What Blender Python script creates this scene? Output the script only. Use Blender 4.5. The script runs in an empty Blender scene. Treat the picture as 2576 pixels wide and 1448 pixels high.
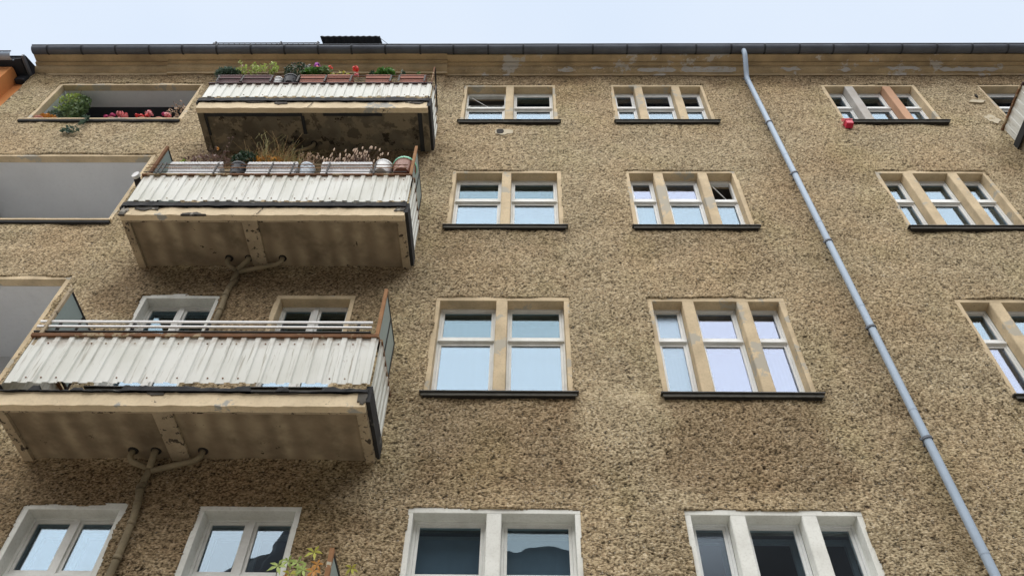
import bpy, math, random
import numpy as np
from mathutils import Vector, Matrix, noise as mnoise
random.seed(7)
rng = np.random.default_rng(11)
sc = bpy.context.scene
col = sc.collection

# ------------------------------------------------------------------ camera
def make_camera():
    th, yw, ro = math.radians(50.47), math.radians(-1.49), math.radians(-1.34)
    c, s = math.cos(yw), math.sin(yw)
    F = Vector((s*math.cos(th), c*math.cos(th), math.sin(th)))
    U0 = Vector((-s*math.sin(th), -c*math.sin(th), math.cos(th)))
    R0 = Vector((c, -s, 0))
    R = R0*math.cos(ro)-U0*math.sin(ro)
    U = R0*math.sin(ro)+U0*math.cos(ro)
    cd = bpy.data.cameras.new('camera')
    cd.sensor_width = 36; cd.lens = 36*2050/2576
    cd.clip_start = .05; cd.clip_end = 2000
    co = bpy.data.objects.new('camera', cd); col.objects.link(co)
    m = Matrix((R, U, -F)).transposed().to_4x4()
    m.translation = Vector((0, -6.9, 1.6))
    co.matrix_world = m
    sc.camera = co
make_camera()

# ------------------------------------------------------------------ sky, sun, exposure
SUN_EL, SUN_AZ = math.radians(63), math.radians(193)     # azimuth from +y, clockwise
w = bpy.data.worlds.new('World'); sc.world = w; w.use_nodes = True
nt = w.node_tree; nt.nodes.clear()
wo = nt.nodes.new('ShaderNodeOutputWorld'); bg = nt.nodes.new('ShaderNodeBackground')
sky = nt.nodes.new('ShaderNodeTexSky'); sky.sky_type = 'NISHITA'; sky.sun_disc = False
sky.sun_elevation = SUN_EL; sky.sun_rotation = SUN_AZ
sky.air_density = 1.0; sky.dust_density = 2.0
tc = nt.nodes.new('ShaderNodeTexCoord')
nz = nt.nodes.new('ShaderNodeTexNoise'); nz.inputs['Scale'].default_value = 1.6; nz.inputs['Detail'].default_value = 3
rp = nt.nodes.new('ShaderNodeValToRGB')
rp.color_ramp.elements[0].position = .3; rp.color_ramp.elements[0].color = (6.9, 7.9, 9.3, 1)
rp.color_ramp.elements[1].position = .7; rp.color_ramp.elements[1].color = (8.2, 8.8, 9.6, 1)
mx = nt.nodes.new('ShaderNodeMix'); mx.data_type = 'RGBA'; mx.inputs[0].default_value = .88
nt.links.new(tc.outputs['Generated'], nz.inputs['Vector'])
nt.links.new(nz.outputs['Fac'], rp.inputs[0])
nt.links.new(sky.outputs[0], mx.inputs[6]); nt.links.new(rp.outputs[0], mx.inputs[7])
nt.links.new(mx.outputs[2], bg.inputs[0]); bg.inputs[1].default_value = .072
nt.links.new(bg.outputs[0], wo.inputs[0])
sd = bpy.data.lights.new('sun', 'SUN'); sd.energy = 2.9; sd.angle = math.radians(90); sd.color = (1, .95, .88)
so = bpy.data.objects.new('sun', sd); col.objects.link(so)
dv = Vector((math.sin(SUN_AZ)*math.cos(SUN_EL), math.cos(SUN_AZ)*math.cos(SUN_EL), math.sin(SUN_EL)))
so.rotation_euler = dv.to_track_quat('Z', 'Y').to_euler(); so.location = dv*60
sc.view_settings.view_transform = 'Standard'; sc.view_settings.look = 'None'
sc.view_settings.gamma = 1; sc.view_settings.exposure = 0.68
sc.view_settings.use_curve_mapping = False
sc.render.engine = 'CYCLES'
sc.cycles.max_bounces = 8; sc.cycles.transparent_max_bounces = 12; sc.cycles.caustics_reflective = False

# ------------------------------------------------------------------ materials
class NT:
    def __init__(s, name):
        s.m = bpy.data.materials.new(name); s.m.use_nodes = True
        s.t = s.m.node_tree; s.t.nodes.clear()
        s.o = s.n('OutputMaterial'); s.co = s.n('TexCoord').outputs['Object']
    def n(s, k): return s.t.nodes.new('ShaderNode'+k)
    def set(s, i, v):
        if isinstance(v, bpy.types.NodeSocket): s.t.links.new(v, i)
        elif isinstance(v, tuple) and len(v) == 3 and i.type == 'RGBA': i.default_value = (*v, 1)
        else: i.default_value = v
    def noise(s, scale, detail=3, stretch=None, rough=.55, offs=None, dist=0):
        n = s.n('TexNoise'); n.inputs['Scale'].default_value = scale; n.inputs['Detail'].default_value = detail
        n.inputs['Roughness'].default_value = rough; n.inputs['Distortion'].default_value = dist
        mp = s.n('Mapping'); s.t.links.new(s.co, mp.inputs[0])
        if stretch: mp.inputs['Scale'].default_value = stretch
        if offs: mp.inputs['Location'].default_value = offs
        s.t.links.new(mp.outputs[0], n.inputs['Vector']); return n.outputs['Fac']
    def ramp(s, f, lo, hi, c0=(0, 0, 0), c1=(1, 1, 1)):
        r = s.n('ValToRGB'); e = r.color_ramp.elements
        e[0].position = lo; e[0].color = (*c0, 1); e[1].position = hi; e[1].color = (*c1, 1)
        s.set(r.inputs[0], f); return r.outputs[0]
    def mix(s, f, a, b, mode='MIX'):
        n = s.n('Mix'); n.data_type = 'RGBA'; n.blend_type = mode
        s.set(n.inputs[0], f); s.set(n.inputs[6], a); s.set(n.inputs[7], b); return n.outputs[2]
    def math(s, op, a, b=0., clamp=False):
        n = s.n('Math'); n.operation = op; n.use_clamp = clamp
        s.set(n.inputs[0], a); s.set(n.inputs[1], b); return n.outputs[0]
    def attr(s, name):
        n = s.n('Attribute'); n.attribute_name = name; return n.outputs['Fac']
    def sep(s):
        n = s.n('SeparateXYZ'); s.t.links.new(s.co, n.inputs[0]); return n.outputs
    def bump(s, h, strength=.5, dist=.01):
        n = s.n('Bump'); n.inputs['Strength'].default_value = strength; n.inputs['Distance'].default_value = dist
        s.set(n.inputs['Height'], h); return n.outputs[0]
    def out(s, base, rough=.8, metal=0., normal=None, spec=.4):
        p = s.n('BsdfPrincipled'); s.set(p.inputs['Base Color'], base); s.set(p.inputs['Roughness'], rough)
        s.set(p.inputs['Metallic'], metal); p.inputs['Specular IOR Level'].default_value = spec
        if normal is not None: s.t.links.new(normal, p.inputs['Normal'])
        s.t.links.new(p.outputs[0], s.o.inputs[0]); return s.m

def worn(name, base, dark, grey=None, amount=.5, chips=None, rough=.8, metal=0., scale=3., bump=.3, streak=None, spec=.3):
    """paint or plaster with cloudy dirt, fine grain, optional chips of another colour and vertical streaks"""
    k = NT(name)
    c = k.mix(k.ramp(k.noise(scale, 5), .4, .75), base, tuple(b*(1-amount)+d*amount for b, d in zip(base, dark)))
    c = k.mix(k.math('MULTIPLY', k.ramp(k.noise(scale*14, 4), .5, .8), .45*amount+.1), c, dark)
    if streak:
        c = k.mix(k.math('MULTIPLY', k.ramp(k.noise(1, 4, stretch=streak), .5, .72), amount), c, dark)
    if chips:
        c = k.mix(k.ramp(k.noise(scale*3.2, 5, rough=.7), chips[1], chips[1]+.015), c, chips[0])
    if grey:
        c = k.mix(k.ramp(k.noise(scale*.8, 5, offs=(7, 3, 1), rough=.65), grey[1], grey[1]+.03), c, grey[0])
    h = k.noise(scale*25, 4)
    return k.out(c, rough, metal, k.bump(h, bump, .004), spec)

M = {}
def stucco():
    k = NT('stucco')
    h = k.attr('relief'); d = k.attr('dirt')  # second one holds wall stains plus shade painted below the balconies
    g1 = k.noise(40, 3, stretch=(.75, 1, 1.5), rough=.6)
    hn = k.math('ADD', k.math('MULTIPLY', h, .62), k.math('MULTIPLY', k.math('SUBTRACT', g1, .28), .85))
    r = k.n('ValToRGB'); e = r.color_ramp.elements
    e[0].position = .22; e[0].color = (.028, .021, .013, 1)  # low relief goes dark: crevice dirt with painted shade
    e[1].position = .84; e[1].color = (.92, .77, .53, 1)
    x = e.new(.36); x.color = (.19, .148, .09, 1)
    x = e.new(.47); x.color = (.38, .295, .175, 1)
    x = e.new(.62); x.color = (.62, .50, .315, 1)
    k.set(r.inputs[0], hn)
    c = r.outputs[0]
    # crisp little grit pits with overhang shade painted in, pale and reddish grains
    pit = k.ramp(k.noise(50, 2, stretch=(.62, 1, 1.35), offs=(3, 0, 5), rough=.65), .36, .43, (.27, .23, .19), (1, 1, 1))
    c = k.mix(1., c, pit, 'MULTIPLY')
    c = k.mix(k.math('MULTIPLY', k.ramp(k.noise(60, 2, offs=(2, 0, 2)), .66, .70), .7), c, (.85, .80, .68))
    c = k.mix(k.math('MULTIPLY', k.ramp(k.noise(22, 2, offs=(9, 0, 4)), .58, .72), .4), c, (.86, .70, .62), 'MULTIPLY')
    c = k.mix(k.math('MULTIPLY', k.ramp(k.noise(.55, 4), .42, .68), .6), c, (1.06, .94, .84), 'MULTIPLY')
    c = k.mix(k.math('MULTIPLY', k.ramp(k.noise(.8, 4, offs=(5, 0, 2)), .5, .7), .6), c, (.94, .98, .84), 'MULTIPLY')
    c = k.mix(1., c, (.93, .95, .99), 'MULTIPLY')
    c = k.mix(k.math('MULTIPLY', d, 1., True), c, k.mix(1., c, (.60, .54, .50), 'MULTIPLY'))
    M['stucco'] = k.out(c, .95, 0., k.bump(g1, .8, .016), .15)
stucco()
TAN = (.68, .545, .355)
M['tan'] = worn('tan_plaster', TAN, (.16, .12, .075), amount=.45, grey=((.46, .42, .34), .565), chips=((.30, .25, .18), .69), scale=2.8)
M['cornice'] = worn('cornice_plaster', (.58, .44, .26), (.17, .13, .085), amount=.5, grey=((.60, .56, .50), .57), scale=2.8, streak=(1.2, 1, 7))
M['cornice_left'] = worn('cornice_plaster_sound', (.60, .46, .275), (.20, .15, .095), amount=.5, scale=2.0, streak=(1.2, 1, 7))
M['bare'] = worn('bare_render', (.60, .58, .55), (.36, .32, .28), amount=.4, scale=6)
M['white'] = worn('white_plaster', (.86, .87, .82), (.30, .28, .22), amount=.35, chips=((.24, .22, .19), .70), scale=2.8)
M['palegrey'] = worn('primed_plaster', (.52, .50, .47), (.32, .25, .2), amount=.4, scale=4)
M['orange'] = worn('orange_plaster', (.60, .35, .22), (.35, .22, .14), amount=.4, grey=((.40, .33, .25), .68), scale=3)
M['reveal_dirty'] = worn('patched_plaster', (.34, .27, .18), (.12, .07, .05), amount=.6, grey=((.42, .38, .32), .52), scale=4)
M['frame'] = worn('white_window_paint', (.88, .89, .86), (.42, .40, .35), amount=.3, chips=((.30, .27, .22), .74), rough=.5, scale=6, bump=.15)
M['frame_new'] = worn('white_plastic', (.88, .90, .90), (.45, .45, .42), amount=.2, rough=.35, scale=3, bump=.03, spec=.5)
M['sill'] = worn('sheet_sill', (.055, .052, .048), (.015, .015, .015), amount=.5, rough=.5, scale=5, streak=(9, 1, 1))
M['sill_lip'] = worn('sill_lip', (.12, .115, .10), (.05, .05, .045), amount=.5, rough=.6, scale=5, streak=(12, 1, 1))
M['gutter'] = worn('weathered_zinc_gutter', (.14, .155, .185), (.06, .066, .08), amount=.5, rough=.5, metal=.2, scale=2, streak=(2, 1, 5))
M['zinc'] = worn('bright_zinc', (.38, .47, .58), (.28, .34, .42), amount=.35, rough=.55, metal=.1, scale=3, bump=.05, spec=.5)
M['bracket'] = worn('bracket_zinc', (.05, .055, .065), (.02, .02, .025), amount=.5, rough=.6)
M['black'] = worn('tar_edge', (.035, .036, .038), (.012, .012, .013), amount=.5, rough=.8, scale=6, grey=((.11, .11, .10), .64))
M['fascia'] = worn('slab_fascia', (.80, .66, .45), (.30, .235, .15), amount=.35, chips=((.16, .13, .10), .665), grey=((.42, .41, .37), .59), scale=2.2)
M['beam'] = worn('slab_beam', (.46, .37, .25), (.14, .11, .07), amount=.55, scale=3, chips=((.07, .055, .04), .57))
M['spall'] = worn('spalled_concrete', (.11, .10, .085), (.03, .028, .025), amount=.6, scale=7, grey=((.30, .28, .24), .58))
M['steel_white'] = worn('white_rail_paint', (.88, .89, .90), (.4, .38, .35), amount=.15, rough=.4, scale=3)
M['rust'] = worn('rusty_steel', (.20, .095, .045), (.05, .03, .02), amount=.6, grey=((.34, .26, .16), .55), scale=6, rough=.9)
M['rust_orange'] = worn('orange_rust', (.36, .19, .09), (.10, .05, .03), amount=.5, grey=((.45, .42, .33), .60), scale=7, rough=.9)
M['dark_metal'] = worn('dark_rail', (.03, .026, .026), (.01, .01, .01), amount=.4, rough=.6)
M['plum_rail'] = worn('plum_rail', (.07, .035, .035), (.02, .015, .015), amount=.5, rough=.6)
M['screen'] = worn('grey_screen_panel', (.33, .40, .39), (.22, .26, .25), amount=.4, rough=.45, scale=1.5, bump=.05)
M['pipe'] = worn('painted_waste_pipe', (.30, .245, .155), (.09, .075, .045), amount=.6, scale=5)
M['loggia'] = worn('loggia_paint', (.76, .775, .79), (.58, .59, .61), amount=.4, scale=1.3)
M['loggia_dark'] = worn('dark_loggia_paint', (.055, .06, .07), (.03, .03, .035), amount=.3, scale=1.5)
M['loggia_white'] = worn('white_loggia_paint', (.66, .69, .70), (.4, .4, .4), amount=.2, scale=1.5)
M['neighbour'] = worn('orange_facade', (.58, .235, .075), (.38, .15, .06), amount=.35, scale=1.2, bump=.4)
M['roof'] = worn('dark_roof', (.03, .033, .04), (.012, .012, .015), amount=.4, scale=3)
M['opposite'] = worn('brown_facade', (.20, .18, .17), (.06, .05, .05), amount=.4, scale=.4)
M['band'] = worn('pale_band', (.42, .40, .36), (.3, .28, .25), amount=.3, scale=.6)
M['asphalt'] = worn('asphalt', (.11, .108, .10), (.07, .07, .065), amount=.4, scale=1.)
M['paving'] = worn('paving', (.42, .40, .36), (.3, .28, .25), amount=.4, scale=1.5)
M['room'] = worn('dim_room', (.22, .20, .18), (.12, .1, .1), amount=.2, scale=1.)
M['curtain'] = worn('net_curtain', (.40, .44, .48), (.34, .37, .40), amount=.15, scale=1.)
M['blind'] = worn('roller_blind', (.50, .51, .52), (.42, .42, .43), amount=.15, scale=1.)
M['warmcurtain'] = worn('warm_curtain', (.36, .35, .33), (.28, .27, .26), amount=.2, scale=1.)
M['greycurtain'] = worn('grey_curtain', (.62, .67, .74), (.42, .46, .54), amount=.3, scale=1.)
M['patch'] = worn('bare_plaster_patch', (.55, .48, .35), (.4, .34, .26), amount=.3, scale=8)
M['hole'] = worn('dark_hole', (.03, .025, .02), (.01, .01, .01), scale=8)
M['redplastic'] = worn('red_plastic', (.62, .03, .08), (.45, .02, .05), amount=.3, rough=.4, scale=8)
M['terracotta'] = worn('terracotta', (.42, .17, .12), (.22, .09, .07), amount=.3, rough=.7, scale=5)
M['plum'] = worn('plum_plastic', (.13, .055, .06), (.05, .025, .03), amount=.4, rough=.6, scale=5)
M['whitepot'] = worn('white_pot', (.66, .67, .67), (.4, .4, .4), amount=.2, rough=.4, scale=5)
M['bluepot'] = worn('blue_white_pot', (.62, .68, .74), (.10, .25, .45), amount=.5, rough=.3, scale=4)
M['darkpot'] = worn('dark_pot', (.02, .023, .032), (.02, .02, .025), amount=.3, rough=.5, scale=5)
M['brownpot'] = worn('brown_pot', (.28, .13, .09), (.10, .04, .03), amount=.5, rough=.5, scale=4)
M['mint'] = worn('mint_rim', (.22, .62, .42), (.2, .5, .35), amount=.3, rough=.4)
M['rattan'] = worn('white_weave', (.85, .86, .88), (.35, .35, .36), amount=.3, rough=.5, scale=8)
M['soil'] = worn('soil', (.05, .035, .025), (.02, .015, .01), scale=9)
M['wood_stem'] = worn('plant_stem', (.12, .10, .05), (.05, .04, .02), scale=9)
def leafmat(name, a, b, tr=.25):
    k = NT(name); c = k.mix(k.ramp(k.noise(9, 3), .35, .65), a, b)
    p = k.n('BsdfPrincipled'); k.set(p.inputs['Base Color'], c); p.inputs['Roughness'].default_value = .6
    t = k.n('BsdfTranslucent'); k.set(t.inputs[0], c)
    m = k.n('MixShader'); m.inputs[0].default_value = tr
    k.t.links.new(p.outputs[0], m.inputs[1]); k.t.links.new(t.outputs[0], m.inputs[2]); k.t.links.new(m.outputs[0], k.o.inputs[0])
    M[name] = k.m
leafmat('leaf_green', (.06, .16, .03), (.12, .28, .05))
leafmat('leaf_dark', (.02, .05, .025), (.05, .09, .05))
leafmat('leaf_greygreen', (.07, .12, .09), (.12, .18, .13))
leafmat('leaf_lime', (.30, .42, .08), (.48, .58, .18))
leafmat('leaf_yellow', (.45, .40, .05), (.50, .52, .08))
leafmat('leaf_orange', (.60, .30, .05), (.55, .22, .04))
leafmat('leaf_mid', (.08, .14, .05), (.20, .28, .12))
leafmat('dry_gold', (.42, .27, .11), (.60, .42, .20))
leafmat('dry_olive', (.30, .27, .10), (.42, .38, .16))
leafmat('dry_pink', (.45, .30, .20), (.62, .47, .34))
leafmat('dry_brown', (.12, .075, .06), (.24, .15, .12))
leafmat('fl_red', (.75, .03, .03), (.85, .08, .06), .15)
leafmat('fl_pink', (.80, .22, .24), (.85, .35, .36), .15)
leafmat('fl_magenta', (.45, .02, .12), (.6, .05, .2), .15)
leafmat('fl_purple', (.50, .10, .55), (.65, .2, .7), .15)
leafmat('fl_white', (.75, .75, .75), (.85, .85, .85), .15)
leafmat('fl_palepink', (.65, .35, .5), (.75, .5, .6), .15)

def cladding():
    k = NT('cladding_paint'); x = k.sep()
    c = k.mix(k.ramp(k.noise(1.2, 4), .4, .7), (.70, .71, .67), (.58, .59, .53))
    s = k.math('MULTIPLY', k.ramp(k.noise(1, 5, stretch=(22, 22, 1.6), rough=.65), .55, .68),
               k.ramp(k.noise(1.1, 3, offs=(3, 1, 2)), .38, .6))
    c = k.mix(k.math('MULTIPLY', s, .9), c, (.23, .205, .145))
    c = k.mix(k.ramp(k.noise(9, 5, stretch=(1, 1, .4), rough=.7, offs=(1, 2, 8)), .66, .72), c, (.30, .27, .20))
    c = k.mix(k.math('MULTIPLY', k.math('MULTIPLY', k.ramp(k.attr('edge'), .72, 1.), k.ramp(k.noise(12, 3), .35, .65)), .8), c, (.22, .13, .06))
    M['cladding'] = k.out(c, .5, 0., k.bump(k.noise(18, 3), .2, .004), .4)
cladding()
def underside(name, base, band, dirty):
    k = NT(name); x = k.sep()
    s = k.math('SINE', k.math('ADD', k.math('MULTIPLY', x[0], 23.), k.math('MULTIPLY', k.noise(1.6, 3), 4.)))
    c = k.mix(k.math('MULTIPLY', k.math('MULTIPLY', k.math('ADD', s, 1.), .4), k.ramp(k.noise(1.5, 4, offs=(2, 2, 2)), .3, .65)), base, band)
    c = k.mix(k.ramp(k.noise(2.2, 4), .45, .7), c, tuple(v*.6 for v in base))
    c = k.mix(k.ramp(k.noise(3.1, 6, rough=.7, offs=(4, 4, 4)), dirty, dirty+.02), c, (.045, .036, .026))
    if dirty < .6:
        c = k.mix(k.ramp(k.noise(2.6, 6, rough=.7, offs=(8, 1, 4)), .50, .53), c, (.25, .205, .14))
        c = k.mix(k.ramp(k.noise(3.6, 6, rough=.7, offs=(18, 1, 9)), .56, .58), c, (.12, .10, .072))
    M[name] = k.out(c, .95, 0., k.bump(k.noise(12, 6), .6, .01), .1)
underside('soffit_plaster', (.27, .21, .14), (.50, .41, .275), .66)
underside('soffit_peeling', (.17, .145, .105), (.23, .195, .14), .585)

def glass(name, fac, tint, wob=.0):
    k = NT(name)
    g = k.n('BsdfGlossy'); g.inputs['Color'].default_value = (*tint, 1); g.inputs['Roughness'].default_value = wob
    t = k.n('BsdfTransparent'); t.inputs[0].default_value = (.64, .72, .76, 1)
    lw = k.n('LayerWeight'); lw.inputs[0].default_value = .35
    f = k.math('ADD', k.math('MULTIPLY', lw.outputs['Fresnel'], .34), fac, True)
    m = k.n('MixShader'); k.set(m.inputs[0], f)
    b = k.bump(k.noise(1.7, 2), .06, .02); k.t.links.new(b, g.inputs['Normal'])
    k.t.links.new(t.outputs[0], m.inputs[1]); k.t.links.new(g.outputs[0], m.inputs[2]); k.t.links.new(m.outputs[0], k.o.inputs[0])
    M[name] = k.m
glass('glass_bright', .13, (.55, .65, .75))
glass('glass_mid', .06, (.50, .62, .70))
glass('glass_lilac', .17, (.58, .61, .76))
glass('glass_dark', .06, (.85, .92, 1.))
glass('glass_frosted', .17, (.50, .58, .68), .25)

# ------------------------------------------------------------------ mesh helpers
class MB:
    def __init__(s): s.v = []; s.f = []; s.e = []
    def box(s, x0, x1, y0, y1, z0, z1):
        i = len(s.v)
        s.v += [(x0, y0, z0), (x1, y0, z0), (x1, y1, z0), (x0, y1, z0), (x0, y0, z1), (x1, y0, z1), (x1, y1, z1), (x0, y1, z1)]
        s.f += [(i, i+3, i+2, i+1), (i+4, i+5, i+6, i+7), (i, i+1, i+5, i+4), (i+1, i+2, i+6, i+5), (i+2, i+3, i+7, i+6), (i+3, i, i+4, i+7)]
        return s
    def quad(s, *p):
        i = len(s.v); s.v += [tuple(q) for q in p]; s.f.append(tuple(range(i, i+len(p)))); return s
    def grid(s, rows):
        i = len(s.v); n = len(rows[0])
        for r in rows: s.v += [tuple(q) for q in r]
        for a in range(len(rows)-1):
            for b in range(n-1):
                s.f.append((i+a*n+b, i+a*n+b+1, i+(a+1)*n+b+1, i+(a+1)*n+b))
        return s
    def tube(s, pts, r, n=10, cap=True):
        pts = [Vector(p) for p in pts]; rows = []
        rr = r if isinstance(r, (list, tuple)) else [r]*len(pts)
        up = None
        for i, p in enumerate(pts):
            d = (pts[min(i+1, len(pts)-1)]-pts[max(i-1, 0)]).normalized()
            if up is None: up = d.orthogonal().normalized()
            up = (up-d*up.dot(d)).normalized(); sd_ = d.cross(up)
            rows.append([p+(up*math.cos(2*math.pi*k/n)+sd_*math.sin(2*math.pi*k/n))*rr[i] for k in range(n)]+[])
        i0 = len(s.v)
        for r_ in rows: s.v += [tuple(q) for q in r_]
        for a in range(len(rows)-1):
            for b in range(n):
                s.f.append((i0+a*n+b, i0+a*n+(b+1) % n, i0+(a+1)*n+(b+1) % n, i0+(a+1)*n+b))
        if cap:
            s.f.append(tuple(i0+b for b in reversed(range(n)))); s.f.append(tuple(i0+(len(rows)-1)*n+b for b in range(n)))
        return s
    def lathe(s, c, prof, n=20, axis=Vector((0, 0, 1))):
        axis = axis.normalized(); u = axis.orthogonal().normalized(); v = axis.cross(u); c = Vector(c)
        i0 = len(s.v)
        for (r, h) in prof:
            for k in range(n):
                a = 2*math.pi*k/n; s.v.append(tuple(c+axis*h+(u*math.cos(a)+v*math.sin(a))*r))
        for a in range(len(prof)-1):
            for b in range(n):
                s.f.append((i0+a*n+b, i0+a*n+(b+1) % n, i0+(a+1)*n+(b+1) % n, i0+(a+1)*n+b))
        s.f.append(tuple(i0+b for b in reversed(range(n)))); return s
    def build(s, name, mat, parent=None, smooth=False, kind=None, label=None, bevel=0):
        me = bpy.data.meshes.new(name); me.from_pydata(s.v, [], s.f); me.update()
        me.materials.append(M[mat] if isinstance(mat, str) else mat)
        if smooth: me.polygons.foreach_set('use_smooth', [len(f_) <= 4 for f_ in s.f])
        o = bpy.data.objects.new(name, me); col.objects.link(o)
        if parent is not None: o.parent = parent
        if kind: o['kind'] = kind
        if label: o['label'] = label
        if bevel:
            b = o.modifiers.new('bevel', 'BEVEL'); b.width = bevel; b.segments = 2; b.limit_method = 'ANGLE'
        return o
def thing(name, label, cat, loc, group=None):
    o = bpy.data.objects.new(name, None); col.objects.link(o); o.empty_display_size = .1
    # children are modelled in world coordinates: keep the root at its base and undo it on them
    o.location = loc; o['label'] = label; o['category'] = cat
    if group: o['group'] = group
    return o
def fix_children(root):
    for ch in root.children: ch.location = -root.location
def nz1(x, y=0, z=0): return mnoise.noise(Vector((x, y, z)))
def rough_box(mb, x0, x1, y0, y1, z0, z1, amp=.006, step=.08, seed=0., bottom=1., top=1.):
    """long box along X whose edges wander a little"""
    n = max(2, int((x1-x0)/step)); rows = []
    for i in range(n+1):
        x = x0+(x1-x0)*i/n
        a, b, c_, d = [amp*(nz1(x*7+seed, k*5.3)+.5*nz1(x*23+seed, k*3.1)) for k in range(4)]
        rows.append([(x, y0+a, z0+b*bottom), (x, y0+c_, z1+d*top), (x, y1, z1+d*top), (x, y1, z0+b*bottom), (x, y0+a, z0+b*bottom)])
    mb.grid(rows); mb.quad(*rows[0][:4]); mb.quad(*reversed(rows[-1][:4])); return mb

# ------------------------------------------------------------------ ground and street
g = MB().quad((-400, -12, 0), (400, -12, 0), (400, 400, -.0), (-400, 400, 0)); 
g = MB().quad((-600, -600, -.12), (600, -600, -.12), (600, 600, -.12), (-600, 600, -.12)).build('ground', 'asphalt', kind='structure')
MB().box(-60, 60, -9, .4, -.11, 0).build('pavement', 'paving', kind='structure')
MB().box(-60, 60, -19.0, -16, -.11, 0).build('pavement', 'paving', kind='structure')

# ------------------------------------------------------------------ the apartment building
B = thing('apartment_building', 'tall ochre roughcast apartment building with dark gutter, zinc downpipe and corrugated balconies', 'building', (0, 0, 0))
YL = -.04                       # the left bay stands 4 cm proud
XB = -1.565                     # its right edge
XL, XR = -9.62, 13.0

ROWS = {1: dict(zt=16.015, zo=15.96, zs=14.53, gt=15.84, tt=15.45, lg=15.24),
        2: dict(zt=12.915, zo=12.86, zs=11.34, gt=12.76, tt=12.35, lg=12.15),
        3: dict(zt=9.76, zo=9.70, zs=8.045, gt=9.63, tt=9.17, lg=9.0),
        4: dict(zt=6.485, zo=6.435, zs=4.77, gt=6.375, tt=5.86, lg=5.70)}
HOLES = []      # x0,x1,z0,z1
WIN = []
def win(row, x0, x1, mull, **k):
    r = ROWS[row]; dz = k.pop('dz', 0)
    WIN.append(dict(row=row, x0=x0, x1=x1, mull=mull, dz=dz, **k)); HOLES.append((x0, x1, r['zs']-.02, r['zt']+dz))
for r in (1, 2, 3, 4):
    win(r, -1.168, .553, [(-.38, -.232)], kind='A')
    win(r, 1.592, 3.342, [(2.035, 2.186), (2.74, 2.89)], kind='B')
    win(r, 5.567, 7.312, [(5.997, 6.155), (6.703, 6.853)], kind='B')
    win(r, 8.466, 10.2, [], kind='D')
    if r > 1:
        win(r, -5.02, -3.995, [], kind='L', dz=-.02)
        win(r, -3.25, -2.225, [], kind='L', dz=-.02)
LOG = [dict(x0=-8.92, x1=-6.14, z0=14.53, z1=16.015), dict(x0=-9.3, x1=-6.14, z0=11.42, z1=13.36), dict(x0=-9.3, x1=-6.14, z0=8.12, z1=10.12),
       dict(x0=-8.92, x1=-6.14, z0=4.85, z1=6.85)]
for l in LOG: HOLES.append((l['x0'], l['x1'], l['z0']-.02, l['z1']))

# --- roughcast relief, one height field sampled by three bands of mesh
DX = .0105
GX0, GX1, GZ0, GZ1 = -9.75, 11.6, 5.1, 16.55
NX, NZ = int((GX1-GX0)/DX), int((GZ1-GZ0)/DX)
def band_noise(lx, lz, lo, hi, skew=0.):
    n = rng.standard_normal((NZ, NX)); f = np.fft.rfft2(n)
    kz = np.fft.fftfreq(NZ, DX)[:, None]; kx = np.fft.rfftfreq(NX, DX)[None, :]
    q = np.sqrt(((kx+skew*kz)*lx)**2+(kz*lz)**2)
    f *= np.exp(-((q-1)/.42)**2) if hi is None else 1/(1+(q)**hi)
    r = np.fft.irfft2(f, s=(NZ, NX)); return (r-r.mean())/r.std()
a = band_noise(.043, .025, 0, None)
b = band_noise(.032, .021, 0, None)
cc = band_noise(.15, .09, 0, None)
big = band_noise(1.3, .9, 0, 4.)
a2 = band_noise(.070, .038, 0, None)
sat = lambda q: np.tanh(np.clip(q, -3, 3))
furrow = sat(np.abs(a2+.5*b)*1.5)                             # broken winding furrows
hf = .30*furrow+.40*(sat(a*1.1+.35*b)*.5+.5)+.16*(b*.5+.5)+.10*cc*.5
hf = (hf-np.percentile(hf, 2))/(np.percentile(hf, 98)-np.percentile(hf, 2))
hf = np.clip(hf, -.1, 1.15)
hf = np.where(hf > .72, .72+(hf-.72)*.45, hf)
wx = band_noise(.16, .12, 0, None); wz = band_noise(.14, .10, 0, None)
calm = np.clip(.5+.35*big, .25, 1.)
def sample(F, X, Z):
    u = np.clip((X-GX0)/DX, 0, NX-1.001); v = np.clip((Z-GZ0)/DX, 0, NZ-1.001)
    i = u.astype(int); j = v.astype(int); fu = u-i; fv = v-j
    return (F[j, i]*(1-fu)+F[j, i+1]*fu)*(1-fv)+(F[j+1, i]*(1-fu)+F[j+1, i+1]*fu)*fv
_X, _Z = np.meshgrid(GX0+DX*np.arange(NX), GZ0+DX*np.arange(NZ))
hf = sample(hf, _X+.009*wx, _Z+.006*wz)                        # warped, so that no two furrows run alike
soft = band_noise(.55, .45, 0, 5.)
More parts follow.
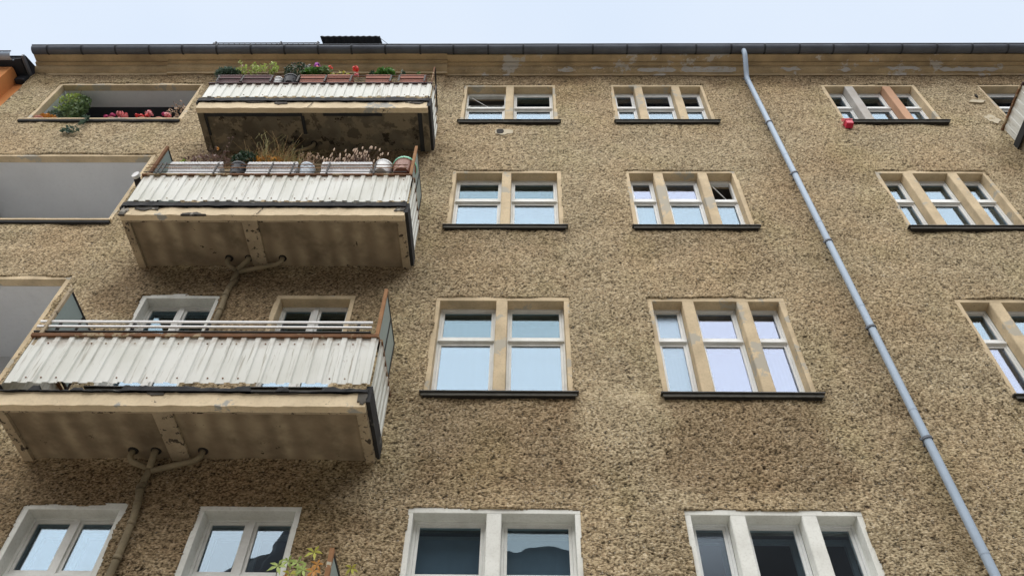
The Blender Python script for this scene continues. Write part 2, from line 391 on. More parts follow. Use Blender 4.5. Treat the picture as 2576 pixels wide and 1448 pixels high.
def dirt_shade_map(X, Z):
    n = sample(soft, X, Z)*.18; d = np.zeros_like(X)
    def blob(x0, x1, z0, z1, s, e=.18):
        q = np.minimum(np.minimum(X-x0, x1-X), np.minimum(Z-z0, z1-Z))/e+n*1.6
        return s*np.clip(q+.5, 0, 1)
    for (x0, x1) in ((-1.22, .62), (1.55, 3.42)):
        d = np.maximum(d, blob(x0, x1, 6.7, 8.06, .62, .22))
        d = np.maximum(d, blob(x0, x1, 10.6, 11.36, .30, .22))
    d = np.maximum(d, np.clip((Z-15.7+n*.6)/.5, 0, 1)*.85)             # darker strip below the cornice
    d = np.maximum(d, np.clip((Z-15.0+n)/1.2, 0, 1)*np.clip(1-np.abs(X-1.0)/2.0, 0, 1)*.55)
    for zb in (6.99, 10.3, 13.43):                                     # dirt and painted shade under the balconies
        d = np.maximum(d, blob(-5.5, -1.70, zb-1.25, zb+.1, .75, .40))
    d = np.maximum(d, np.clip(1-np.abs(X-4.02)/.42+n, 0, 1)*.38)       # damp beside the downpipe
    d = np.maximum(d, blob(4.6, 5.5, 12.6, 13.6, .35, .5))
    d = np.maximum(d, blob(7.6, 9.4, 12.7, 13.8, .5, .4))
    d = np.maximum(d, np.clip(sample(soft, X*.6+3, Z*.8)*.3-.2, 0, .15))
    return d
wob = band_noise(.5, .5, 0, 4.)
def wall_band(xa, xb, za, zb, dx, dz):
    nx = int((xb-xa)/dx)+1; nzz = int((zb-za)/dz)+1
    xs = np.linspace(xa, xb, nx); zs = np.linspace(za, zb, nzz)
    X, Z = np.meshgrid(xs, zs)
    h = sample(hf, X, Z); amp = sample(calm, X, Z)
    base = np.where(X < XB, YL, 0.)
    Y = base-.006-.033*h*amp+.006*sample(soft, X, Z)
    smooth_patch = np.exp(-(((X-1.25)/.55)**2+((Z-8.0)/.14)**2))        # smeared scar between two sills
    Y = Y*(1-.5*smooth_patch)-.012*smooth_patch
    hh = h*(1-.6*smooth_patch)+.6*.8*smooth_patch
    ins = np.zeros(X.shape, bool); jit = sample(wob, X, Z)*.006+sample(b, X, Z)*.0025
    for (x0, x1, z0, z1) in HOLES:
        ins |= (X > x0+jit) & (X < x1+jit) & (Z > z0) & (Z < z1+jit)
    Y = np.where(ins, base+.02, Y)
    idx = np.arange(nx*nzz).reshape(nzz, nx)
    q = ins[:-1, :-1] & ins[1:, :-1] & ins[:-1, 1:] & ins[1:, 1:]
    F = np.stack([idx[:-1, :-1], idx[:-1, 1:], idx[1:, 1:], idx[1:, :-1]], -1)[~q]
    used = np.zeros(nx*nzz, bool); used[F.ravel()] = True
    rem = np.cumsum(used)-1; F = rem[F]
    V = np.stack([X.ravel(), Y.ravel(), Z.ravel()], -1)[used]
    return V, F, hh.ravel()[used], dirt_shade_map(X, Z).ravel()[used]
parts = [wall_band(-7.6, 7.6, 5.2, 8.42, .0125, .0110), wall_band(-9.6, 8.9, 8.40, 11.62, .015, .014), wall_band(XL, 11.3, 11.60, 16.46, .018, .020)]
off = 0; VV = []; FF = []; HH = []; DD = []
for V, F, h_, d_ in parts:
    VV.append(V); FF.append(F+off); HH.append(h_); DD.append(d_); off += len(V)
V = np.concatenate(VV).astype(np.float32); F = np.concatenate(FF).astype(np.int32)
me = bpy.data.meshes.new('wall'); me.vertices.add(len(V)); me.vertices.foreach_set('co', V.ravel())
me.loops.add(F.size); me.loops.foreach_set('vertex_index', F.ravel())
me.polygons.add(len(F)); me.polygons.foreach_set('loop_start', np.arange(0, F.size, 4, dtype=np.int32))
me.update(calc_edges=True); me.polygons.foreach_set('use_smooth', np.ones(len(F), bool))
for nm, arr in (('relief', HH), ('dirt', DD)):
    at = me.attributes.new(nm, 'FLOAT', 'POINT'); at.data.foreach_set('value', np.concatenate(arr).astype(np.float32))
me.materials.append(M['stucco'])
wall = bpy.data.objects.new('wall', me); col.objects.link(wall); wall.parent = B
print('wall quads', len(F))
# plain remainder of the facade, outside what the photograph shows, and the body of the house
k = NT('plain_stucco'); k.out(k.mix(k.ramp(k.noise(22, 4), .35, .65), (.18, .14, .09), (.42, .33, .21)), .95, 0., k.bump(k.noise(22, 3), 1., .03)); M['plain'] = k.m
m = MB()
m.box(XL, XR, .0, .3, 0, 4.6)
for x0, x1, z0, z1 in ((XL, -7.6, 4.6, 8.4), (7.6, 8.4, 4.6, 8.4), (10.3, XR, 4.6, 8.4), (10.3, XR, 8.4, 11.6), (11.3, XR, 11.6, 16.44)):
    m.box(x0, x1, -.01, .0, z0, z1)
m.build('lower_wall', 'plain', B)
MB().box(XL, XL+.02, YL+.001, 10, 0, 16.4).build('gable_wall', 'plain', B)
MB().box(XL+.03, XR, 3.0, 3.2, 0, 16.5).build('inner_wall', 'room', B)

# --- windows
def frame_ring(m, x0, x1, z0, z1, y0, y1, w_, wt=None, wb=None):
    wt = wt or w_; wb = wb or w_
    m.box(x0, x0+w_, y0, y1, z0, z1); m.box(x1-w_, x1, y0, y1, z0, z1)
    m.box(x0+w_, x1-w_, y0, y1, z1-wt, z1); m.box(x0+w_, x1-w_, y0, y1, z0, z0+wb)
def build_window(wd):
    r = ROWS[wd['row']]; dz = wd['dz']; x0, x1 = wd['x0'], wd['x1']; kind = wd['kind']; row = wd['row']
    yb = YL if x1 < XB else 0.
    zt, zo, zs = r['zt']+dz, r['zo']+dz, r['zs']
    bw = .055
    xa, xb_ = x0+bw, x1-bw
    isC = kind == 'B' and x0 > 5; c1 = isC and row == 1
    white = row == 4 or (kind == 'L' and row == 3 and x0 < -4)
    sm = 'white' if white else 'tan'
    f0 = yb-.001; fd = yb+.145
    W = MB()
    W.box(x0-.03, x1+.03, f0, yb+.30, zo, zt+.03)                              # head
    W.box(x0-.03, xa, f0, yb+.30, zs-.05, zo); 
    W.box(xb_, x1+.03, f0, yb+.30, zs-.05, zo)
    W.box(xa, xb_, yb+.02, yb+.30, zs-.08, zs-.012)
    wo_ = W.build('window', sm, B, bevel=.006)
    if c1: wo_['label'] = 'window with patched surround, one pale and one orange mullion'
    lights = []; px = xa
    for i, (ma, mb_) in enumerate(wd['mull']):
        mm = sm
        if c1: mm = ('palegrey', 'orange')[i]
        q = MB(); rough_box_v(q, ma, mb_, f0, yb+.14, zs-.012, zo)
        o = q.build('mullion', mm, wo_)
        if c1: o['label'] = ('pale grey primed mullion', 'orange painted mullion')[i]
        lights.append((px, ma)); px = mb_
    lights.append((px, xb_))
    # casing and sashes
    fm = 'frame_new' if (kind == 'B' or (kind == 'D')) else 'frame'
    fr = MB()
    for (a0, a1) in lights:
        e0 = -.01 if a0 > xa else 0; e1 = .01 if a1 < xb_ else 0
        top = zo-r['gt']-dz
        fr.box(a0, a0+.028, fd, fd+.08, zs, zo); fr.box(a1-.028, a1, fd, fd+.08, zs, zo)
        fr.box(a0+.028, a1-.028, fd, fd+.08, zo-top+.035, zo)
        fr.box(a0+.028, a1-.028, fd, fd+.08, zs, zs+.03)
        # transom with a drip moulding
        fr.box(a0+.028, a1-.028, fd-.004, fd+.08, r['lg']+dz+.05, r['tt']+dz-.035)
        fr.box(a0+.014, a1-.014, fd-.028, fd-.004, r['lg']+dz+.062, r['lg']+dz+.092)
    fr.build('frame', fm, wo_, bevel=.003)
    idx = 0
    for (a0, a1) in lights:
        subs = [(a0+.028, a1-.028)]
        if kind == 'L' or kind == 'D':
            mid = (a0+a1)/2
            p = MB().box(mid-.035, mid+.035, fd-.012, fd+.08, zs+.03, zo-(zo-r['gt']-dz)+.035); p.build('frame_post', fm, wo_, bevel=.004)
            subs = [(a0+.028, mid-.035), (mid+.035, a1-.028)]
        for (s0, s1) in subs:
            zU0, zU1 = r['tt']+dz-.033, r['gt']+dz+.033
            zL0, zL1 = zs+.032, r['lg']+dz+.048
            tilt = (kind == 'A' and row == 1 and idx == 0); openp = (kind == 'B' and row == 2 and not isC and idx == 2)
            sw = .03
            # upper sash
            up = MB(); frame_ring(up, s0+.002, s1-.002, zU0, zU1, fd+.012, fd+.055, sw)
            uo = up.build('upper_sash', fm, wo_)
            if kind == 'A': ug = 'glass_mid' if row in (1, 3) else 'glass_mid'
            elif kind == 'L': ug = 'glass_bright' if row == 4 else 'glass_mid'
            else: ug = 'glass_lilac' if not isC else 'glass_bright'
            lg_ = {'A': 'glass_bright', 'B': 'glass_lilac', 'L': 'glass_bright', 'D': 'glass_mid'}[kind]
            if kind == 'B' and row in (1, 2): lg_ = 'glass_bright'
            if row == 4 and kind in 'A': ug = 'glass_mid'
            if row == 4 and kind == 'B': ug = 'glass_dark'
            if kind == 'B' and row in (3, 4) and not isC and idx == 0: ug = 'glass_frosted'; lg_ = 'glass_frosted'
            pu = MB().box(s0+sw, s1-sw, fd+.028, fd+.034, zU0+sw-.004, zU1-sw+.004).build('upper_pane', ug, wo_)
            if tilt or openp:
                ang = math.radians(-22 if tilt else -38)
                piv = Vector((0, fd+.055, zU0))
                for o in (uo, pu):
                    o.matrix_local = Matrix.Translation(piv) @ Matrix.Rotation(ang, 4, 'X') @ Matrix.Translation(-piv)
                # casement stay
                MB().tube([(s0+.06, fd+.02, zU1-.06), ((s0+s1)/2+.1, fd+.12, zU0+.14)], .008, 6).build('stay', fm, wo_)
            lo = MB(); frame_ring(lo, s0+.002, s1-.002, zL0, zL1, fd+.012, fd+.055, sw, wb=.05)
            lo.build('lower_sash', fm, wo_)
            MB().box(s0+sw, s1-sw, fd+.028, fd+.034, zL0+.046, zL1-sw+.004).build('lower_pane', lg_, wo_)
            # second, inner sash of the box window
            if row == 4 or kind == 'L':
                q = MB(); frame_ring(q, s0-.02, s1+.02, r['tt']-.06, r['gt']+dz+.02, fd+.20, fd+.24, .05); q.build('inner_sash', fm, wo_)
            # curtain or blind
            cz1 = r['lg']+dz+.05
            if kind == 'L': cz1 = None if row == 4 else zs+.9
            if kind == 'D': cz1 = zs+.6
            if row == 4 and kind == 'B': cz1 = None
            cm = 'curtain'
            if row == 4 and kind == 'A': cz1 = r['gt']-.04; cm = 'greycurtain'
            if row == 2 and kind == 'B' and not isC: cz1 = r['gt']-.18 if idx == 0 else cz1
            if row == 3 and kind == 'A': cz1 = r['gt']-.02
            if isC and cz1: cz1 = cz1-.1
            if cz1 and not (row == 4 and kind == 'A'):
                cz1 = cz1-random.choice((0, 0, .05, .14, .3)) if kind != 'A' else cz1-random.choice((0, 0, .06))
                cm = random.choice(('curtain', 'curtain', 'blind', 'warmcurtain'))
            if cz1:
                n = 24; rows = []
                for j in range(n+1):
                    xx = s0-.01+(s1-s0+.02)*j/n; yy = fd+.17+.002*math.sin(j*1.9+x0)+.004*nz1(xx*7)
                    rows.append([(xx, yy, zs+.02), (xx, yy, cz1)])
                MB().grid(rows).build('curtain', cm, wo_, smooth=True)
            idx += 1
    # dim room behind
    q = MB(); y0, y1 = yb+.30, yb+1.9
    q.quad((x0, y1, zs-.6), (x1, y1, zs-.6), (x1, y1, zt+.15), (x0, y1, zt+.15))
    q.quad((x0-.03, y0, zs-.08), (x0-.03, y1, zs-.6), (x0-.03, y1, zt+.15), (x0-.03, y0, zt+.03))
    q.quad((x1+.03, y0, zs-.08), (x1+.03, y0, zt+.03), (x1+.03, y1, zt+.15), (x1+.03, y1, zs-.6))
    q.quad((x0-.03, y0, zt+.03), (x0-.03, y1, zt+.15), (x1+.03, y1, zt+.15), (x1+.03, y0, zt+.03))
    q.quad((x0-.03, y0, zs-.08), (x1+.03, y0, zs-.08), (x1+.03, y1, zs-.6), (x0-.03, y1, zs-.6))
    q.build('room', 'room', wo_)
    # sill
    sx0, sx1 = x0-.045, x1+.06
    if c1:
        sx0 = 5.62; sx1 = 7.385
    q = MB(); n = 14; rows = []
    for j in range(n+1):
        xx = sx0+(sx1-sx0)*j/n; wv = .003*nz1(xx*6, row)
        rows.append([(xx, yb+.14, zs+.004), (xx, yb-.085, zs-.016+wv), (xx, yb-.088, zs-.030+wv), (xx, yb-.07, zs-.031+wv), (xx, yb+.14, zs-.008)])
    q.grid(rows); q.quad(*rows[0]); q.quad(*reversed(rows[-1]))
    q.build('sill', 'sill', wo_)
    q = MB(); rough_box(q, sx0+.02, sx1-.02, yb-.066, yb-.05, zs-.075, zs-.032, .002, .1, row); q.build('sill_lip', 'sill_lip', wo_)
    q = MB(); rough_box(q, sx0+.04, sx1-.04, yb-.045, yb+.02, zs-.085, zs-.034, .006, .06, row+3.3); q.build('sill_bed', 'hole', wo_)  # near-black bed, its colour standing in for shade under the sill
def rough_box_v(mb, x0, x1, y0, y1, z0, z1, amp=.004, step=.07):
    n = max(2, int((z1-z0)/step)); rows = []
    for i in range(n+1):
        z = z0+(z1-z0)*i/n; a, b_, c_ = [amp*nz1(z*6+x0, k*4.1) for k in range(3)]
        c4 = .009
        rows.append([(x0+a, y1, z), (x0+a, y0+c4, z), (x0+a+c4, y0, z), (x1+b_-c4, y0, z), (x1+b_, y0+c4, z), (x1+b_, y1, z)])
    mb.grid(rows)
for wd in WIN: build_window(wd)

# --- loggias
for i, l in enumerate(LOG):
    x0, x1, z0, z1 = l['x0'], l['x1'], l['z0'], l['z1']; bw = .06; y0 = YL
    m = MB(); m.box(x0-.03, x1+.03, y0, y0+.12, z1-.055, z1+.03)
    m.box(x0-.03, x0+bw, y0, y0+.12, z0-.05, z1-.055); m.box(x1-bw, x1+.03, y0, y0+.12, z0-.05, z1-.055)
    lo = m.build('loggia', 'tan', B, bevel=.006)
    zc = z1-.057
    MB().box(x0+bw-.002, x1-bw+.002, y0+.12, y0+.46, zc, zc+.25).build('lintel', 'loggia', lo)
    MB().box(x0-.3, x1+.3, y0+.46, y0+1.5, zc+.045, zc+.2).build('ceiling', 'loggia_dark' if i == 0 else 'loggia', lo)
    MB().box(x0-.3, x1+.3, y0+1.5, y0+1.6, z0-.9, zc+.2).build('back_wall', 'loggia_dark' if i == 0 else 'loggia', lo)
    cw = 'loggia_white' if i == 0 else 'loggia'
    MB().box(x0-.1, x0+bw-.004, y0+.12, y0+1.5, z0-.9, zc).build('cheek_wall', cw, lo)
    MB().box(x1-bw+.004, x1+.1, y0+.12, y0+1.5, z0-.9, zc).build('cheek_wall', cw, lo)
    MB().box(x0-.1, x1+.1, y0+.04, y0+.2, z0-.9, z0-.03).build('parapet', 'loggia', lo)
    MB().box(x0-.1, x1+.1, y0+.2, y0+1.5, z0-.95, z0-.9).build('floor', 'loggia', lo)
    q = MB(); rough_box(q, x0-.09, x1+.03, y0-.06, y0+.20, z0-.03, z0+.004, .003, .2, i); q.build('coping', 'tan', lo)
    q = MB(); rough_box(q, x0-.07, x1+.02, y0-.05, y0+.02, z0-.075, z0-.033, .003, .2, i+5); q.build('coping_base', 'black', lo)

# --- cornice, gutter, roof
def moulding(name, x0, x1, dy, mat, label=None, seed=0.):
    base = [(0, 16.38), (-.012, 16.40), (-.035, 16.380), (-.038, 16.455), (-.050, 16.458), (-.07, 16.468), (-.10, 16.485), (-.125, 16.51), (-.14, 16.53), (-.144, 16.578), (-.20, 16.580),
            (-.206, 16.632), (-.34, 16.630), (-.345, 16.75), (.0, 16.85)]
    n = int((x1-x0)/.09); rows = []
    for i in range(n+1):
        x = x0+(x1-x0)*i/n; r_ = []
        for j, (y, z) in enumerate(base):
            a = .0035*nz1(x*5+seed, j*2.7)+.002*nz1(x*19+seed, j*1.7)
            if 0 < j < 13: y -= dy
            r_.append((x, y+a, z+a*.8))
        rows.append(r_)
    m = MB().grid(rows); m.quad(*rows[0]); m.quad(*reversed(rows[-1]))
    return m.build(name, mat, B, label=label)
moulding('cornice', XL+.0, -7.0, .02, 'cornice_left', seed=3)
moulding('cornice', -7.0, -1.53, .05, 'cornice_left', seed=9)
moulding('cornice', -1.53, XR, .0, 'cornice', label='long cornice with flaking ochre paint', seed=1)
# bare patches where the paint has come off the cove
for (pa, pb, t0, t1) in ((.62, .96, .1, .95), (1.25, 1.5, .5, 1.), (2.15, 2.9, .1, .8), (3.0, 4.05, .0, 1.), (4.9, 5.3, .3, .9), (6.0, 6.25, .1, .8), (6.9, 7.6, .5, 1.), (7.9, 9.1, .2, .8)):
    rows = []; n_ = max(6, int((pb-pa)/.04))
    for q_ in range(n_+1):
        x = pa+(pb-pa)*q_/n_; en = min(1, min(q_, n_-q_)/2.5)
        a_ = t0+.35*nz1(x*9, 3)+(1-en)*.3; b_ = t1+.4*nz1(x*8, 7)-(1-en)*.3
        a_ = min(max(a_, .02), .98); b_ = min(max(b_, a_+.03), 1.)
        rows.append([(x, -.052-.088*tt-.007, 16.459+.075*tt**1.5-.008) for tt in (a_, (a_+b_)/2, b_)])
    MB().grid(rows).build('bare_patch', 'bare', B)
# flakes of curling paint on the cove
m = MB()
for i in range(150):
    x = random.choice((random.uniform(.1, 4.2), random.uniform(.3, 3.8), random.uniform(-1.2, 9))); t = random.random()
    y = -.05-.09*t; z = 16.463+.06*t**1.6-.006; s = random.uniform(.015, .05)
    lift = random.uniform(.006, .022)
    m.quad((x, y-.002, z), (x+s, y-.004, z+random.uniform(-.004, .004)), (x+s*.8, y-lift-.01, z+s*.3-lift*.5), (x+s*.15, y-lift, z+s*.35-lift*.4))
m.build('paint_flakes', 'tan', B, kind='stuff')
GY, GZc, GR = -.43, 16.70, .094
m = MB(); rows = []
n = 90
for i in range(n+1):
    x = -9.62+(XR+9.62)*i/n; w_ = .004*nz1(x*1.3)
    rows.append([(x, GY-GR*math.cos(a_)+0, GZc+w_-GR*math.sin(a_)) for a_ in [math.pi*k/12 for k in range(13)]]+[(x, GY+GR-.004, GZc+w_), (x, GY+GR-.004, GZc+w_)])
m.grid(rows); gut = m.build('gutter', 'gutter', B, smooth=True)
MB().tube([(-9.62+(XR+9.62)*i/n, GY-GR-.004, GZc+.004+.004*nz1((-9.62+(XR+9.62)*i/n)*1.3)) for i in range(n+1)], .011, 8).build('gutter_bead', 'gutter', gut, smooth=True)
def halfdisc(x):
    m = MB(); m.quad(*[(x, GY-GR*math.cos(math.pi*k/12), GZc-GR*math.sin(math.pi*k/12)) for k in range(13)]); return m
halfdisc(-9.615).build('gutter_end', 'gutter', gut)
xs = -9.31
while xs < XR-.2:
    rr = GR+.010; rows = []
    for dx in (-.018, .018):
        rows.append([(xs+dx, GY-rr*math.cos(math.pi*k/12), GZc-rr*math.sin(math.pi*k/12)) for k in range(13)])
    m = MB().grid(rows); m.build('gutter_bracket', 'bracket', gut, smooth=True)
    xs += .66+random.uniform(-.02, .02)
MB().quad((XL-.0, -.34, 16.76), (XR, -.34, 16.76), (XR, .8, 18.95), (XL-.0, .8, 18.95)).quad((XL, .8, 18.95), (XR, .8, 18.95), (XR, 9, 19.4), (XL, 9, 19.4)).build('roof', 'roof', B)
sg = MB(); x0, x1 = -7.02, -4.62
sg.tube([(x0, .45, 19.10), (x1, .45, 19.10)], .012, 6); sg.tube([(x0, .45, 18.98), (x1, .45, 18.98)], .012, 6); sg.tube([(x0, .45, 18.86), (x1, .45, 18.86)], .012, 6)
x = x0
while x < x1:
    sg.box(x-.006, x+.006, .444, .456, 18.84, 19.10); x += .12
for x in (x0+.05, -5.5, x1-.05): sg.box(x-.015, x+.015, .43, .47, 18.3, 19.15)
sg.build('snow_guard', 'bracket', B)
aw = MB(); rows = []; rows2 = []
for i in range(61):
    x = -4.62+1.34*i/60; z = .014*math.sin(i*math.pi*2/6.)
    rows.append([(x, .345, 19.2+z), (x+.07, .58, 19.13+z)])
    rows2.append([(x, .345, 19.235+z), (x+.07, .58, 19.165+z)])
aw.grid(rows); aw.grid(rows2); aw.grid([[r[0] for r in rows], [r[0] for r in rows2]]); aw.quad(rows[0][0], rows[0][1], rows2[0][1], rows2[0][0]); aw.quad(rows[-1][0], rows[-1][1], rows2[-1][1], rows2[-1][0])
awo = aw.build('dormer_awning', 'roof', B)
MB().box(-4.56, -3.2, .52, .9, 18.6, 19.10).build('dormer', 'band', awo)
MB().tube([(-3.3, .36, 19.2), (-3.02, .50, 19.02)], .006, 5).build('awning_stay', 'gutter', awo)

# --- downpipe
dp = MB(); dp.tube([(4.165, -.43, 16.62), (4.165, -.43, 16.54), (4.165, -.40, 16.44), (4.165, -.30, 16.30), (4.165, -.20, 16.16), (4.165, -.135, 16.06), (4.168, -.12, 15.95)], .047, 16, False)
dpo = dp.build('downpipe', 'zinc', B, smooth=True)
zj = [15.95, 15.10, 13.20, 11.30, 9.46, 7.72, 5.94, 4.1, 2.2, .1]
for i in range(len(zj)-1):
    za, zb = zj[i], zj[i+1]
    xa_ = 4.172+(15.95-za)*.0128*.9; xb2 = 4.172+(15.95-zb)*.0128*.9
    MB().tube([(xa_, -.12, za+.03), (xa_, -.12, za-.005)], .0475, 16, False).build('pipe_collar', 'zinc', dpo, smooth=True)
    MB().tube([(xa_, -.12, za), ((xa_+xb2)/2, -.12, (za+zb)/2), (xb2, -.12, zb)], .045, 16, False).build('pipe_section', 'zinc', dpo, smooth=True)
for zc in (16.05, 14.30, 12.64, 10.85, 9.07, 7.32, 5.5):
    xx = 4.172+(15.95-zc)*.0115
    m = MB().tube([(xx, -.12, zc-.014), (xx, -.12, zc+.014)], .057, 16); m.box(xx-.012, xx+.012, -.12, .0, zc-.010, zc+.010); m.box(xx-.075, xx-.05, -.13, -.11, zc-.012, zc+.012)
    m.build('pipe_clamp', 'gutter', dpo)

# --- balconies
def cladding_sheet(parent, x0, x1, z0, z1, y, seed, side=None, flip=1):
    """trapezoid-profile sheet; runs along X, or along Y when side gives the x of the plane"""
    pitch = .1555; prof = []; u = x0
    while u < x1-1e-4:
        for du, d in ((0, 0), (.082, 0), (.090, .017), (.142, .017), (.1545, 0)):
            q = u+du
            if q <= x1+1e-6: prof.append((q, d))
        u += pitch
    prof.append((x1, prof[-1][1])); prof = prof[:-1] if prof[-1][0] == prof[-2][0] else prof
    nzr = 6; rows = []
    for j in range(nzr+1):
        t = j/nzr; r_ = []
        for (q, d) in prof:
            zz = z0+(z1-z0)*t; yy = y-d*(.35 if flip < 0 else 1)+.0025*nz1(q*2.1+seed, t*1.5)
            if j == 0: zz += .010*nz1(q*5+seed)
            r_.append((q, yy, zz) if side is None else (side+flip*(y-yy), q, zz))
        rows.append(r_)
    m = MB().grid(rows); o = m.build('cladding_sheet', 'cladding', parent)
    at = o.data.attributes.new('edge', 'FLOAT', 'POINT'); at.data.foreach_set('value', np.repeat(np.linspace(0, 1, nzr+1), len(prof)).astype(np.float32))
    return o
def ragged(parent, x0, x1, y0, y1, z0, zlo, zhi, seed, gaps=(), name='slab_edge', mat='black', step=.03):
    m = MB(); n = int((x1-x0)/step); rows = []; prev = None; zz = zhi
    for i in range(n+1):
        x = x0+(x1-x0)*i/n
        a = .55+1.1*nz1(x*2.1+seed)+.6*nz1(x*9+seed)+.5*nz1(x*25+seed)
        zt = zlo+(zhi-zlo)*min(1, max(0, a))
        for (ga, gb) in gaps:
            if ga < x < gb: zt = z0+.012+.015*abs(nz1(x*12))
        yy = y0+.012*nz1(x*11+seed, 2)
        rows.append([(x, y0+.01*nz1(x*8, 4), z0), (x, yy, zt-.02), (x, yy+.012, zt), (x, y1, zt-.004*1), (x, y1, z0)])
    m.grid(rows); m.quad(*rows[0]); m.quad(*reversed(rows[-1]))
    return m.build(name, mat, parent)
def screen_part(parent, x, z0, z1, mat_post='rust_orange'):
    ya, yb_ = -.925, -.11
    s = MB().box(x-.006, x+.006, ya+.02, yb_-.02, z0+.02, z1-.02).build('screen_panel', 'screen', parent)
    m = MB(); m.box(x-.022, x+.016, ya-.02, ya+.018, z0-.35, z1+.02); m.build('screen_post', mat_post, parent)
    m = MB(); m.box(x-.014, x+.014, yb_-.02, yb_+.012, z0-.25, z1); m.box(x-.012, x+.012, ya+.018, yb_-.02, z1-.018, z1+.006)
    m.box(x-.012, x+.012, ya+.018, yb_-.02, z0-.005, z0+.018); m.box(x-.014, x+.014, (ya+yb_)/2-.016, (ya+yb_)/2+.016, z0+.018, z1-.018)
    m.build('screen_frame', 'dark_metal', parent)
def balcony(x0, x1, zu, style, label, screens=(True, True), seed=0., seenleft=False):
    yf = -.92 if style != 1 else -.85; zf = zu+(.17 if style != 1 else .195); yw = YL if x1 < 0 else 0.
    q = MB(); soff = 'soffit_peeling' if style == 1 else 'soffit_plaster'
    rough_box(q, x0, x1, yf, yf+.09, zu, zf, .009, .04, seed)
    root = q.build('balcony', 'fascia', B, label=label)
    # slab: raised soffit field, edge and middle beams
    fw = .10; cx = (x0+x1)/2-.18
    MB().box(x0+fw, x1-fw, yf+.09, yw, zu+.035, zf-.02).build('slab', soff, root)
    for (a_, b_) in ((x0, x0+fw-.002), (x1-fw+.002, x1)):
        MB().box(a_, b_, yf+.09, yw, zu+.001, zf).build('side_beam', soff if style == 1 else 'beam', root)
    if style != 1:
        m = MB(); m.box(cx-.1, cx+.1, yf+.092, yw, zu+.003, zu+.034); m.build('middle_beam', 'beam', root)
        m = MB(); rough_box(m, x0+fw, x1-fw, yf+.092, yf+.12, zu+.004, zu+.034, .003, .08, seed+2); m.build('front_beam', 'beam', root)
    else:
        for bb in ((x0+fw+.01, cx, yf+.093, yf+.16), (cx+.35, cx+1.3, yf+.093, yf+.155), (x1-fw-.07, x1-fw, yf+.093, yw), (x0+fw, x0+fw+.03, yf+.16, yf+.5), (cx-.02, cx+.03, yf+.16, yf+.48)):
            rough_box(MB(), *bb, zu+.012, zu+.034, .012, .04, seed+bb[0]).build('tar_seal', 'black', root) if bb[1]-bb[0] > .1 else MB().box(*bb, zu+.012, zu+.034).build('tar_seal', 'black', root)
    # spalled spots where the edge has broken away
    for (bx, bz, rx, rz) in {1: ((cx-.35, zf-.03, .10, .06), (x0+.9, zf, .14, .03), (x1-.2, zf-.01, .16, .05)), 2: ((x0+.02, zu+.05, .06, .11), (x0+.30, zf-.02, .16, .05), (x0+.95, zu+.0, .13, .035), (x1-.06, zf-.03, .07, .06)),
                             3: ((x1-.04, zf-.05, .05, .10), (x0+1.6, zf-.01, .09, .03), (x1-.9, zf, .2, .015)), 4: ()}[style]:
        n_ = 20; pts = []
        for k_ in range(n_):
            a_ = 2*math.pi*k_/n_; r_ = 1+.6*nz1(math.cos(a_)*2+bx*3, math.sin(a_)*2, bz)+.3*nz1(a_*3, bx)
            pts.append((min(max(bx+rx*r_*math.cos(a_), x0-.008), x1+.008), yf-.013, min(max(bz+rz*r_*math.sin(a_), zu-.006), zf+.004)))
        mq = MB().quad(*pts); mq.grid([pts+[pts[0]], [(p[0], yf+.02, p[2]) for p in pts]+[(pts[0][0], yf+.02, pts[0][2])]]); mq.build('spalled_concrete', 'spall', root)
    if style in (2, 1):
        crx = cx+.12; mq = MB(); zz_ = np.linspace(zu, zf, 8); off_ = [crx+.02*nz1(z_*40+seed)+(z_-zu)*.35 for z_ in zz_]
        mq.grid([[(a_-.006, yf-.011, z_), (a_+.006, yf-.011, z_)] for a_, z_ in zip(off_, zz_)]); mq.build('crack', 'hole', root)
    MB().box(x0, x1, yf+.09, yw, zf, zf+.02).build('floor', 'soffit_plaster', root)
    zc0 = zu+.28; zc1 = zu+(.785 if style == 1 else .945 if style == 3 or style == 4 else .905)
    if style == 1: zc0 = zu+.335
    gaps = ()
    if style == 3: gaps = ((-5.30, -4.97), (-4.9, -4.55), (-4.45, -4.05), (-2.75, -2.5), (-2.38, -2.05))
    ragged(root, x0-.03, x1+.005, yf-.03, yf+.06, zf+.002, zf+(.09 if style != 3 else .05), zc0+(.012 if style != 3 else -.02), seed, gaps)
    # side edge strips
    for xx, s_ in ((x0-.02, -1), (x1+.012, 1)):
        m = MB(); m.box(min(xx-.03*(s_ > 0), xx+.03*s_), max(xx, xx+.03*s_), yf-.005, yw, zf-.02 if s_ < 0 else zu+.06, zc0-.01); m.build('side_edge', 'black', root)
    # corrugated cladding: four sheets in front, one each side
    n = 4; per = (x1-x0-.02)/n
    for i in range(n):
        a_ = x0+.01+per*i
        cladding_sheet(root, a_, a_+per+.02, zc0+random.uniform(-.008, .008), zc1+.004, yf-.026-.002*(i % 2), seed+i*3)
    cladding_sheet(root, yf-.01, yw-.05, zc0-.02, zc1, 0, seed+50, side=x1+.028)
    cladding_sheet(root, yf-.01, yw-.05, zc0-.02, zc1, 0, seed+60, side=x0-.012, flip=-1)
    m = MB()
    for i in range(24):
        for zz, pr in ((zc1-.09, .62), (zc0+.07, .5)):
            if random.random() < pr:
                xx = x0+.05+i*.1555; 
                if xx < x1-.05: m.lathe((xx, yf-.026, zz), [(.009, 0), (.009, .006), (.001, .007)], 6, Vector((0, -1, 0)))
    m.build('screws', 'rust', root, kind='stuff')
    # top angle
    q = MB(); rough_box(q, x0-.02, x1+.01, yf-.055, yf+.02, zc1, zc1+(.03 if style < 3 else .045), .003, .07, seed+8)
    q.build('top_rail', 'plum_rail' if style == 1 else 'rust', root)
